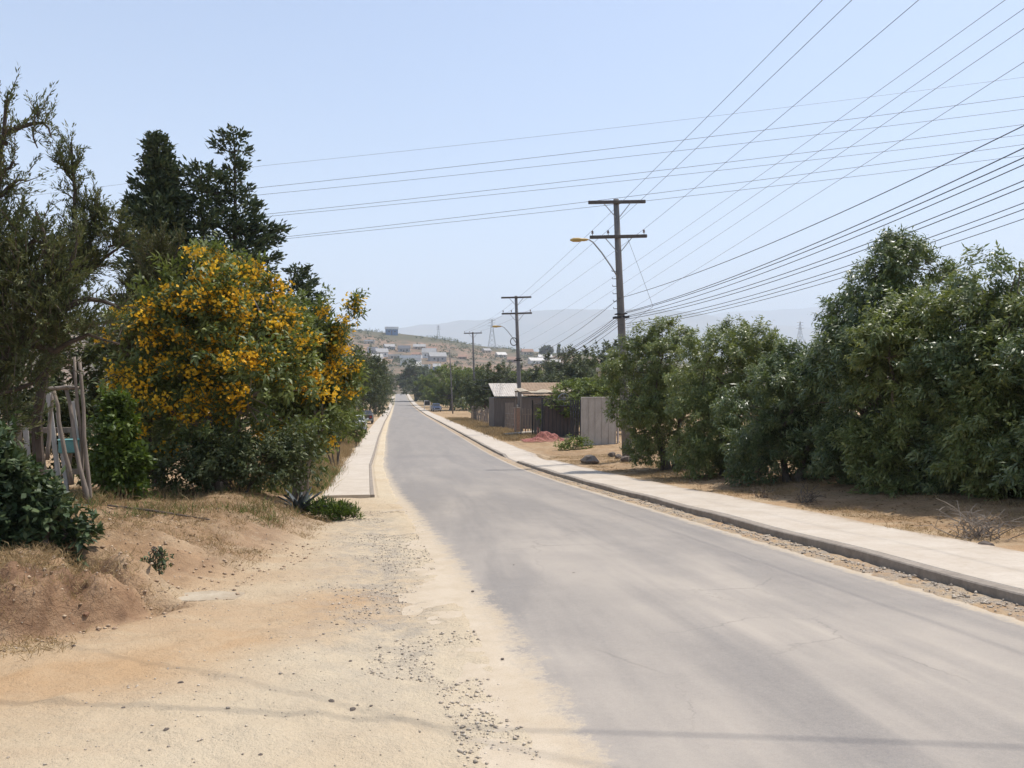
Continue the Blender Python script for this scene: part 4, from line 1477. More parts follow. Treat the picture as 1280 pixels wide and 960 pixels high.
def stone(px, py, r, label, group='loose stones on the dirt and road', m=None, seed=0, flat=.65):
    p = hit(px, py)
    if road_left(p.y) < p.x < ROAD_R:
        p.z = float(base_z(p.y)) + .02
    mb = MB(); rock_mesh(mb, (0, 0, r * flat * .5), r, seed + int(px))
    o = mb.build('stone', m or M_STONED, loc=(0, 0, 0))
    if r < .05:
        o.scale = (.85, .85, .7); p.z -= r * .2
    o.location = p; o.rotation_euler = (0, 0, seed + px)
    return tag(o, label, 'stone', group)


for px, py, r_, lab in [
    (414, 878, .024, 'flat dark stone, left one of the pair in the pale foreground dirt'), (441, 888, .026, 'dark stone, right one of the pair in the pale foreground dirt'),
    (464, 884, .016, 'small stone just right of the foreground pair'), (226, 854, .022, 'dark stone lying on the orange streak of the dirt track'),
    (208, 912, .017, 'dark pebble near the lower left cable shadow'), (326, 944, .015, 'dark pebble nearest the bottom edge on the dirt'),
    (154, 885, .014, 'tiny stone left of the lower left cable shadow'), (438, 827, .017, 'dark stone on the dirt left of the gravelly asphalt edge'),
    (92, 808, .020, 'dark clod on the dirt below the eroded bank'), (108, 771, .035, 'reddish clod rolled off the eroded bank'), (206, 771, .016, 'small stone just below the concrete slab'),
    (642, 716, .020, 'small dark stone on the asphalt, left of two'), (717, 727, .026, 'flat dark scrap on the asphalt, right of two'),
    (628, 829, .016, 'dark pebble at the asphalt edge in front'), (591, 745, .022, 'grey stone at the asphalt edge beside the gravel patch'), (421, 781, .016, 'pebble on dirt left of the gravel patch')]:
    stone(px, py, r_, lab, m=M_STONED if px != 108 else mat('clay_clod', (.24, .13, .075), (.16, .09, .055), 12, .95))
stone(737, 580, .42, 'large grey boulder on the right verge near the panel fence', 'rocks on the right verge', M_STONE, 3, .55)
for k, (px, py, r_) in enumerate([(765, 571, .22), (773, 573, .2), (782, 577, .24), (792, 576, .25), (800, 574, .2)]):
    stone(px, py, r_, ['dark rock, leftmost around the foot of the nearest utility pole', 'dark rock second from left around the pole foot', 'dark rock directly in front of the pole foot',
                       'dark rock right of the pole foot', 'dark rock farthest right at the pole foot, under the bush'][k], 'rocks on the right verge', M_STONED, k)
stone(1232, 695, .09, 'dark clod by the dead twiggy bush on the right verge', 'rocks on the right verge', M_STONED, 5)
stone(1098, 660, .035, 'pale stone on the right verge edge', 'rocks on the right verge', mat('stone_pale', (.5, .45, .38), (.38, .33, .27), 10, .9), 5)


# ---- scattered gravel, straw and litter (uncountable)
def gravel_obj(name, pts, rad, m):
    N = len(pts)
    base_v = np.array([[1, 0, 0], [-1, 0, 0], [0, 1, 0], [0, -1, 0], [0, 0, .7], [0, 0, -.5], [.6, .6, .35], [-.6, .55, .3]])
    F = np.array([[0, 6, 4], [6, 2, 4], [2, 7, 4], [7, 1, 4], [1, 3, 4], [3, 0, 4], [0, 2, 6], [2, 1, 7], [1, 2, 5], [2, 0, 5], [0, 3, 5], [3, 1, 5]])
    a = rng.random(N) * 6.28
    v = base_v[None] * (rad[:, None, None]) * (.7 + .6 * rng.random((N, 8, 3)))
    x = v[..., 0] * np.cos(a)[:, None] - v[..., 1] * np.sin(a)[:, None]
    y = v[..., 0] * np.sin(a)[:, None] + v[..., 1] * np.cos(a)[:, None]
    v = np.stack([x, y, v[..., 2]], -1) + pts[:, None]
    tri = (np.arange(N)[:, None, None] * 8 + F[None]).reshape(-1)
    me = raw_mesh(name, v.reshape(-1, 3), tri, np.arange(N * 12) * 3, None, m, {'rnd': np.repeat(rng.random(N), 8)})
    o = link(name, me)
    o['kind'] = 'stuff'
    return o


m, nt, b, _ = nodes_of('gravel_mix')
nt.links.new(ramp(nt, attr(nt, 'rnd'), [(0, (.28, .235, .185)), (.5, (.45, .37, .285)), (1, (.62, .53, .41))]), b.inputs['Base Color'])
b.inputs['Roughness'].default_value = .95
M_GRAVEL = m
# along the kerb, along the ragged left asphalt edge and thinly over the dirt
n = 2600
y = 4 + 26 * rng.random(n) ** 1.7
x = ROAD_R + .02 + .30 * rng.random(n) ** .8
k1 = vnoise(x * 3, y * 1.4, 5) > .36
p1 = np.stack([x, y], -1)[k1]
n = 9000
y = 3.2 + 12 * rng.random(n) ** 1.3
x = road_left(y) - (rng.normal(size=n) * .42 + .30)
k2 = (vnoise(x * 2.2, y * 1.6, 8) > .48) & (x < road_left(y) + .35)
p2 = np.stack([x, y], -1)[k2]
n = 6500
y = 2.6 + 9 * rng.random(n); x = road_left(y) - 4.8 * rng.random(n)
k3 = vnoise(x * 1.5, y * 1.5, 9) > .45
p3 = np.stack([x, y], -1)[k3]
pp = np.concatenate([p1, p2, p3])
rad = np.concatenate([.006 + .017 * rng.random(len(p1)) ** 3, .004 + .010 * rng.random(len(p2)) ** 3, .0022 + .007 * rng.random(len(p3)) ** 3])
zz = np.maximum(ground_z(pp[:, 0], pp[:, 1]), np.where((pp[:, 0] > road_left(pp[:, 1])) & (pp[:, 0] < KERB), base_z(pp[:, 1]) + .002, -99))
gravel_obj('gravel', np.concatenate([pp, zz[:, None] + rad[:, None] * .25], 1), rad, M_GRAVEL)


n = 5200
y = 5.2 + 6.4 * rng.random(n) ** 1.3; x = -.9 - 3.8 * rng.random(n)
dbb = bank_edge(y) - x
kk = (dbb > -.3) & (dbb < 2.6) & (vnoise(x * 2.4, y * 2.4, 61) > .38)
pq = np.stack([x, y], -1)[kk]
rad = .004 + .020 * rng.random(len(pq)) ** 4
m, nt, b, _ = nodes_of('clay_crumbs')
nt.links.new(ramp(nt, attr(nt, 'rnd'), [(0, (.30, .20, .13)), (1, (.52, .39, .26))]), b.inputs['Base Color'])
b.inputs['Roughness'].default_value = 1
gravel_obj('soil_crumbs', np.concatenate([pq, ground_z(pq[:, 0], pq[:, 1])[:, None] + rad[:, None] * .2], 1), rad, m)


def blades(name, xy, per, h, w, m, spread=.05, lean=.5, kind='stuff'):
    K = len(xy)
    zz = ground_z(xy[:, 0], xy[:, 1])
    c = np.concatenate([xy, zz[:, None] - .01], 1)
    p = np.repeat(c, per, 0) + rng.normal(size=(K * per, 3)) * np.array([spread, spread, 0])
    d = unit(rng.normal(size=(K * per, 3)) * np.array([lean, lean, .2]) + np.array([0, 0, 1.0]))
    hh = np.repeat(h if hasattr(h, '__len__') else np.full(K, h), per) * (.5 + .8 * rng.random(K * per))
    o = leaves(name, p, d, rand_dir(K * per), hh, w, m, None, bend=.25)
    o['kind'] = kind
    return o


# dry grass on the bank, the left verge and the right verge
n = 5200
y = 6 + 9 * rng.random(n); x = bank_edge(y) - .2 - 4.5 * rng.random(n)
k = (vnoise(x * 1.3, y * 1.3, 33) > .46)
xyb = np.stack([x, y], -1)[k]
blades('dry_grass', xyb, 12, .07, .005, L_DRY, .07, 1.0)
n = 900
y = 19 + 40 * rng.random(n); x = road_left(y) - 1.7 - 3 * rng.random(n)
blades('dry_grass', np.stack([x, y], -1), 26, .38, .014, L_DRY, .16, .35)
y = 19 + 10 * rng.random(340); x = road_left(y) - 1.75 - 1.3 * rng.random(340)
blades('green_grass', np.stack([x, y], -1), 22, .26, .014, L_GRASS, .12, .35)
n = 3600
y = 6 + 30 * rng.random(n); x = WALK_R + .05 + 2.8 * rng.random(n)
k = vnoise(x * 1.1, y * 1.1, 35) > .45
blades('dry_grass', np.stack([x, y], -1)[k], 12, .09, .006, L_DRY, .10, 1.0)
n = 1400
y = 50 + 60 * rng.random(n); x = WALK_R + .1 + 2.6 * rng.random(n)
blades('dry_grass', np.stack([x, y], -1), 16, .30, .03, L_DRY, .25, .5)
n = 700
y = 10.2 + 3.4 * rng.random(n); x = bank_edge(y) - .6 - 4.2 * rng.random(n)
k = (vnoise(x * 1.6, y * 1.6, 44) > .50) & (np.hypot(x - base_ag.x, y - base_ag.y + .4) > 1.0)
blades('green_grass', np.stack([x, y], -1)[k], 10, .16, .008, L_GRASS, .10, .6)
blades('dry_grass', np.stack([x, y], -1)[k] + .1, 12, .20, .007, L_DRY, .12, .6)
# weeds on the eroded lump at the left
n = 520
y = 5.6 + 2.2 * rng.random(n); x = -2.3 - 2.4 * rng.random(n)
blades('dry_grass', np.stack([x, y], -1), 14, .10, .005, L_DRY, .07, .9)
# fallen leaves under the hedge and shrubs
n = 2600
y = 9 + 20 * rng.random(n); x = 7.0 + 3.5 * rng.random(n)
xy2 = np.stack([x, y], -1)
y = 9.5 + 6 * rng.random(900); x = -2 - 4 * rng.random(900)
xy2 = np.concatenate([xy2, np.stack([x, y], -1)])
pz = np.concatenate([xy2, ground_z(xy2[:, 0], xy2[:, 1])[:, None] + .012], 1)
dd = rand_dir(len(pz)) * np.array([1, 1, .25])
o = leaves('leaf_litter', pz, dd, np.array([[0, 0, 1.0]]) + rng.normal(size=(len(pz), 3)) * .3, .075, .022, L_DRYD, None)
o['kind'] = 'stuff'


# dead twiggy bushes on the right verge, green-yellow frond of the hedge
def twig_bush(px, py, r, label, m=M_BARKP, n=44):
    b_ = hit(px, py)
    mb = MB()
    for k in range(n):
        a = random.uniform(0, 6.28); el = random.uniform(.1, 1.1)
        L_ = r * random.uniform(.35, 1.15)
        e = Vector((math.cos(a) * math.cos(el), math.sin(a) * math.cos(el), math.sin(el))) * L_
        o0 = Vector((random.gauss(0, .22 * r), random.gauss(0, .16 * r), -.02))
        pts = limb_path(o0, e + o0, .14 * r, 4)
        mb.tube(pts, [.008, .006, .005, .003, .002], 4, False)
        for q_ in (2, 3):
            e2 = pts[q_] + Vector((random.gauss(0, 1), random.gauss(0, 1), random.gauss(.5, .6))).normalized() * L_ * .4
            mb.tube([pts[q_], (pts[q_] + e2) / 2 + Vector((0, 0, .01)), e2], [.006, .004, .002], 4, False)
    o = mb.build('dead_bush', m, loc=(0, 0, 0))
    o.location = b_
    return tag(o, label, 'bush', 'dead twiggy bushes on the right verge')


twig_bush(1222, 672, .55, 'pale dead twiggy bush under the hedge near the right edge')
twig_bush(1010, 628, .42, 'low dead twigs under the middle of the hedge', M_BARK, 18)
twig_bush(950, 622, .35, 'small dead twig pile left of the other dead twigs', M_BARK, 14)
fr = at(950, 590, 19.6); fb = g_at(fr.x, fr.y)
fp = empty('fern_palm', fb)
tag(fp, 'yellow green frond plant sticking out of the hedge foot', 'plant')
P_, D2, N2 = [], [], []
for k in range(9):
    a = math.pi * (.85 + .3 * random.random()) + random.uniform(-.9, .9); L_ = random.uniform(.7, 1.15)
    for t in np.linspace(.15, 1, 26):
        c = np.array([math.cos(a) * L_ * t, math.sin(a) * L_ * t, .25 + .95 * t - .45 * t * t + k * .06])
        for s_ in (-1, 1):
            P_.append(c); D2.append([math.cos(a) * .5 - s_ * math.sin(a), math.sin(a) * .5 + s_ * math.cos(a), -.1]); N2.append([0, 0, 1])
leaves('frond', np.array(P_), np.array(D2), np.array(N2, float), .20, .022, leafmat('leaf_frond', (.12, .15, .03), (.18, .19, .04), (.26, .24, .06), .3, .5, .3), fp)
MB().tube([(0, 0, -.05), (-.05, 0, .5)], [.05, .03], 7).build('stem', M_BARK, fp)

# ---- panel fence, gate, shed, pickets on the right
ps = hit(748, 556)
M_PANEL = mat('fence_panel_concrete', (.47, .425, .37), (.34, .30, .255), 3, .9, bmp=.3, stretch=(1, 1, .4))
M_PANEL_SHADED = mat('fence_panel_pink_shaded', (.27, .225, .205), (.20, .165, .15), 3, .9, bmp=.3)  # pinkish copy of the panel concrete, tree shade darkened into its colour
pf = empty('panel_fence', ps, (0, 0, R(8)))
tag(pf, 'grey concrete panel fence with vertical joints, left of the hedge', 'fence')
x0 = -.98
for k in range(5):
    MB().box((x0 + .40 * k + .185, 0, 1.27), (.372, .06, 2.60), bev=.012).build('panel', M_PANEL, pf)
for k in range(6):
    MB().box((x0 + .40 * k - .015, -.012, 1.29), (.05, .10, 2.68), bev=.01).build('post', M_PANEL, pf)
for k in range(4):
    MB().box((x0 + 2.03 + .22 + .30 * k * .6, .28 + .38 * k, 1.24), (.05, .40, 2.55), R(-28), bev=.01).build('panel', M_PANEL_SHADED, pf)
MB().box((x0 + 1.0, 0.0, 2.61), (2.06, .09, .07), bev=.01).build('coping', M_PANEL, pf)

# gate of dark boards with an arched scroll top
gp0 = hit(702, 546)
M_GATE = mat('gate_brown', (.11, .08, .07), (.07, .055, .05), 5, .7, .1, .3, (2, 2, .3))
gt = empty('metal_gate', gp0 + Vector((0, 0, -.05)), (0, 0, R(6)))
tag(gt, 'dark brown sheet gate with scrolled wheel ironwork on top', 'gate')
MB().box((-.25, 0, 1.1), (2.1, .05, 2.1), bev=.01).build('gate_leaf', M_GATE, gt)
for k in range(8):
    MB().box((-1.2 + .27 * k, -.035, 1.1), (.03, .03, 2.06)).build('rib', M_DARKM, gt)
for x in (-1.36, .86):
    MB().box((x, 0, 1.35), (.12, .12, 2.75), bev=.015).build('post', M_DARKM, gt)
wh = MB()
ring = [(.15 + .42 * math.cos(a), 0, 2.55 + .42 * math.sin(a)) for a in np.linspace(0, 2 * math.pi, 25)]
wh.tube(ring, .035, 6, False)
for a in np.linspace(0, math.pi, 5)[:-1]:
    wh.tube([(.15 + .4 * math.cos(a), 0, 2.55 + .4 * math.sin(a)), (.15 - .4 * math.cos(a), 0, 2.55 - .4 * math.sin(a))], .02, 5)
wh.lathe([(.07, -.05), (.09, 0), (.07, .05)], (.15, 0, 2.55), 10, Matrix.Rotation(R(90), 4, 'X'))
wh.build('wheel_ornament', M_STEEL, gt)
sc_ = MB()
sc_.tube([(-1.3 + .9 * t, 0, 2.2 + .42 * math.sin(t * math.pi)) for t in np.linspace(0, 1, 12)], .03, 6)
sc_.tube([(-.9, 0, 2.2), (-.6, 0, 2.55), (-.3, 0, 2.2)], .025, 6)
sc_.build('scroll', M_DARKM, gt)
# slatted dark side panel between gate and concrete fence
sf = empty('slat_fence', hit(722, 549), (0, 0, R(4)))
tag(sf, 'dark upright slat panel between the gate and the concrete fence', 'fence')
for k in range(7):
    MB().box((-.45 + .16 * k, 0, 1.25), (.10, .035, 2.5), bev=.006).build('slat', M_DARKM, sf)
for z in (.4, 2.1):
    MB().box((0.03, .035, z), (1.2, .03, .08)).build('rail', M_DARKM, sf)
# grey-brown board panel left of the gate
bp = empty('plank_fence', hit(676, 543), (0, 0, R(4)))
tag(bp, 'grey brown plank panel just left of the dark gate', 'fence')
for k in range(5):
    MB().box((-.42 + .22 * k, 0, 1.1 + .03 * (k % 2)), (.20, .035, 2.2), bev=.006).build('plank', M_WOOD, bp)
MB().box((0, .035, 1.7), (1.1, .03, .09)).build('rail', M_WOOD, bp)
MB().box((-.62, 0, 1.25), (.10, .10, 2.5), bev=.01).build('post', M_DARKM, bp)
# tattered roof over the gate
rb = hit(690, 545); rb.y += 2.2; rb.z = gz(rb.x, rb.y)
ca = empty('canopy', rb)
tag(ca, 'sagging pale sheet canopy on posts over the gate entrance', 'canopy')
cv = MB()
for i in range(9):
    for j in range(5):
        x, yy = -2.1 + 4.2 * i / 8, -1.2 + 2.6 * j / 4
        cv.v.append((x, yy, 3.12 + .11 * math.sin(i * 1.9) + .17 * j / 4 - .14 * math.sin(i / 8 * math.pi)))
for i in range(8):
    for j in range(4):
        cv.f.append((i * 5 + j, i * 5 + 5 + j, i * 5 + 6 + j, i * 5 + j + 1))
ro = cv.build('roof_sheet', mat('canopy_sheet', (.50, .43, .32), (.33, .26, .18), 3, .85), ca)
ro.modifiers.new('thick', 'SOLIDIFY').thickness = .03
for x, yy in ((-2.0, -1.1), (2.0, -1.1), (-2.0, 1.3), (2.0, 1.3)):
    MB().tube([(x, yy, -.2), (x, yy, 3.05)], .05, 6).build('post', M_WOOD, ca)
for yy in (-1.1, 1.3):
    MB().box((0, yy, 3.0 + .08 * (yy > 0)), (4.2, .08, .10)).build('beam', M_WOOD, ca)
# shed with pale and rusty roof
sb = at(660, 500, 71); sb = g_at(sb.x, 71)
sh = empty('shed', sb, (0, 0, R(2)))
tag(sh, 'low timber shed with a pale sheet roof beside a rusty one', 'shed')
M_ROOFP = mat('roof_pale_sheet', (.52, .47, .41), (.38, .33, .28), 2, .8, 0, .1)
M_ROOFR = mat('roof_rusty', (.32, .225, .145), (.22, .145, .09), 2.5, .85, 0, .2)
M_SHEDW = mat('shed_boards', (.17, .145, .125), (.10, .085, .075), 4, .9, bmp=.5, stretch=(3, 3, .2))
zt = at(640, 496, 71).z - sb.z
MB().box((.5, 1.5, zt / 2 - .1), (7.2, 3.0, zt), bev=.01).build('wall', M_SHEDW, sh)
x_l = at(617, 490, 71).x - sb.x; x_m = at(655, 490, 71).x - sb.x; x_r = at(712, 490, 71).x - sb.x
zr = at(640, 480, 74).z - sb.z


def roof_sheet(xa, xb, m, dz=0.0, ridges=14):
    mb = MB()
    nn = ridges * 2
    for i in range(nn + 1):
        x = xa + (xb - xa) * i / nn
        b2 = .022 * (i % 2)
        mb.v += [(x, -.35, zt + .06 + b2 + dz), (x, 3.2, zr + .06 + b2 + dz), (x, -.35, zt + .03 + b2 + dz), (x, 3.2, zr + .03 + b2 + dz)]
    for i in range(nn):
        o_ = i * 4
        mb.f += [(o_, o_ + 4, o_ + 5, o_ + 1), (o_ + 3, o_ + 7, o_ + 6, o_ + 2), (o_ + 2, o_ + 6, o_ + 4, o_), (o_ + 1, o_ + 5, o_ + 7, o_ + 3)]
    return mb.build('roof', m, sh)


roof_sheet(x_l, x_m + .12, M_ROOFP)
r2 = roof_sheet(x_m - .1, x_r, M_ROOFR, .06)
r2['label'] = 'rusty brown sheet roof'
MB().box((-1.7, -.03, zt * .42), (.8, .05, zt * .8), bev=.01).build('door', M_WOOD, sh)
MB().box((1.6, -.02, zt * .6), (.9, .05, .7), bev=.01).build('window', M_GLASS, sh)
# brick pillar
bpil = hit(644, 541) + Vector((0, -.9, 0))
m, nt, b, _ = nodes_of('pillar_brick')
bk = nt.nodes.new('ShaderNodeTexBrick')
bk.inputs['Color1'].default_value = (.34, .19, .12, 1); bk.inputs['Color2'].default_value = (.27, .15, .10, 1); bk.inputs['Mortar'].default_value = (.36, .32, .27, 1)
bk.inputs['Scale'].default_value = 4.0
mpv = coords(nt, 'Object'); mp = nt.nodes.new('ShaderNodeMapping'); mp.inputs['Rotation'].default_value = (R(90), 0, 0)
nt.links.new(mpv, mp.inputs[0]); nt.links.new(mp.outputs[0], bk.inputs['Vector'])
nt.links.new(bk.outputs['Color'], b.inputs['Base Color']); b.inputs['Roughness'].default_value = .9
pl = empty('brick_pillar', bpil)
tag(pl, 'short brick gate pillar with a pale ball on its cap, left of the second utility pole', 'pillar')
MB().box((0, 0, .95), (.40, .40, 2.0), bev=.012).build('pillar_shaft', m, pl)
MB().box((0, 0, 1.99), (.48, .48, .08), bev=.015).build('cap', M_KERB, pl)
MB().lathe([(.02, -.1), (.08, -.06), (.11, 0), (.08, .07), (.015, .11)], (.02, 0, 2.13), 10).build('ball', M_ROOFP, pl, smooth=True)
# wire and picket fence up the verge
fx = WALK_R + 2.9
fl = g_at(fx, 64)
pk = empty('picket_fence', fl)
tag(pk, 'ragged brown picket fence with wire running from brick pillar up the verge', 'fence')
yy = 64.0; k = 0
while yy < 104:
    z0 = gz(fx, yy) - fl.z
    hh = random.uniform(1.3, 1.9)
    MB().tube([(random.uniform(-.08, .08), yy - 64, z0 - .2), (random.uniform(-.1, .1), yy - 64 + random.uniform(-.08, .08), z0 + hh)], [.055, .04], 6).build('picket', M_WOOD, pk)
    yy += random.uniform(.55, .85); k += 1
for hh in (.5, 1.0, 1.4):
    MB().tube([(0, q_, gz(fx, 64 + q_) - fl.z + hh) for q_ in np.linspace(0, 40, 24)], .012, 4).build('wire_strand', M_STEEL, pk)
# second picket run facing the camera between pillar and plank panel
pk2 = empty('picket_fence', hit(660, 541))
tag(pk2, 'short grey picket fence between brick pillar and plank panel', 'fence')
for k in range(7):
    MB().box((-.6 + .22 * k, .3, .9), (.09, .03, 1.8 + .1 * (k % 3)), ry=random.uniform(-.03, .03), bev=.005).build('picket', M_WOOD, pk2)
for z in (.5, 1.4):
    MB().box((.05, .33, z), (1.6, .03, .07)).build('rail', M_WOOD, pk2)
# pale pipes on the ground, red mesh heap
for k, (a, b_, r_, lab) in enumerate([((630, 546), (672, 542), .13, 'thick pale concrete pipe lying on the verge before the gate'), ((624, 553), (668, 551), .06, 'thin pale plank lying on the verge nearer the pavement')]):
    A_, B_ = hit(*a), hit(*b_)
    A_.z += r_ * .9; B_.z = gz(B_.x, B_.y) + r_ * .9
    if k == 0:
        o = MB().tube([A_, A_.lerp(B_, .5), B_], r_, 12).build('concrete_pipe', mat('pipe_pale', (.50, .45, .38), (.40, .35, .29), 4, .8), loc=A_, smooth=False)
        tag(o, lab, 'pipe')
    else:
        d_ = B_ - A_
        o = MB().box((0, 0, 0), (d_.length, .22, .06), bev=.006).build('plank', MATS['pipe_pale'], loc=(0, 0, 0))
        o.location = (A_ + B_) / 2; o.rotation_euler = (0, -math.atan2(d_.z, d_.xy.length), math.atan2(d_.y, d_.x))
        tag(o, lab, 'plank')
rm = hit(682, 551)
m = leafmat('red_mesh_plastic', (.50, .10, .08), (.58, .15, .12), (.66, .22, .18), .3, .6, .3, (.7, .2, .15))
mb = MB()
NX, NY = 34, 16


def mz(u, w):
    return .10 + .50 * math.exp(-((u + .12) / .30) ** 2 - ((w) / .5) ** 2) + .32 * math.exp(-((u - .35) / .28) ** 2 - ((w) / .45) ** 2) + .06 * math.sin(u * 17 + w * 9)


vals = []
for i in range(NX):
    for j in range(NY):
        u_, w_ = -1 + 2 * i / (NX - 1), -1 + 2 * j / (NY - 1)
        mb.v.append((u_ * 1.45, w_ * .8, max(.02, mz(u_, w_) * (1 - .5 * max(abs(u_), abs(w_)) ** 4)) - .03))
def vtx(i, j):
    return Vector(mb.v[i * NY + j])
ms = MB()
for i in range(NX):
    ms.tube([vtx(i, j) for j in range(NY)], .016, 3, False)
for j in range(NY):
    ms.tube([vtx(i, j) for i in range(NX)], .016, 3, False)
m_red = mat('red_net', (.50, .20, .16), (.38, .14, .115), 5, .6, bmp=0)
o = ms.build('safety_net', m_red, loc=(0, 0, 0))
o.location = rm
tag(o, 'crumpled heap of red plastic safety netting before the gate', 'netting')
for k, (px, py, r_) in enumerate([(657, 546, .02), (672, 548, .02)]):
    b_ = hit(px, py)
    o = MB().tube([b_ + Vector((0, 0, -.1)), b_ + Vector((.02, 0, .75))], [.022, .02], 6).build('stake', m_red, loc=b_)
    tag(o, ['red stake left of the red netting', 'red stake at the edge of the red netting'][k], 'stake', 'red stakes by the netting')
# chimney-like pale block behind the bush
pb = at(766, 476, 62); pbg = g_at(pb.x, 62)
ch = empty('house', pbg)
tag(ch, 'pale tan hut end showing between the bush and the hedge', 'house')
hh = at(766, 464, 62).z - pbg.z
M_TAN = mat('plaster_tan', (.46, .38, .28), (.38, .31, .22), 2.5, .9)
MB().box((.2, 1.6, hh / 2), (1.25, 3.0, hh)).build('wall', M_TAN, ch)
MB().prism([(-.55, hh), (.95, hh), (.95, hh + .12), (-.55, hh + .32)], 0, 3.3).build('roof', M_ROOFP, ch)
MB().box((.3, .08, hh * .4), (.5, .04, .8)).build('window', M_GLASS, ch)
# low plants before the panel fence
base = hit(716, 562)
shrub('low_plant', base, [(0, 0, .3, .5, .35, .3), (.5, 0, .22, .4, .3, .22), (-.5, .1, .2, .35, .3, .2)], L_FAR2, 'low green weeds in front of the slat panel', 'plant', None, n=70, nl=20, length=.22, L=.14, W=.05, r0=.012, stems=3, twigs=10, seed=91)

# ---- vehicles
M_TYRE = mat('tyre_rubber', (.03, .03, .03), (.022, .022, .022), 10, .9)
M_CHROME = mat('bumper_grey', (.30, .31, .33), (.24, .25, .26), 6, .4, .4, 0)
M_LENS = mat('headlight_lens', (.62, .64, .66), (.5, .52, .55), 6, .2, 0, 0, spec=.6)
M_TAIL = mat('tail_light_red', (.35, .03, .02), (.28, .02, .02), 6, .3, 0, 0, spec=.5)


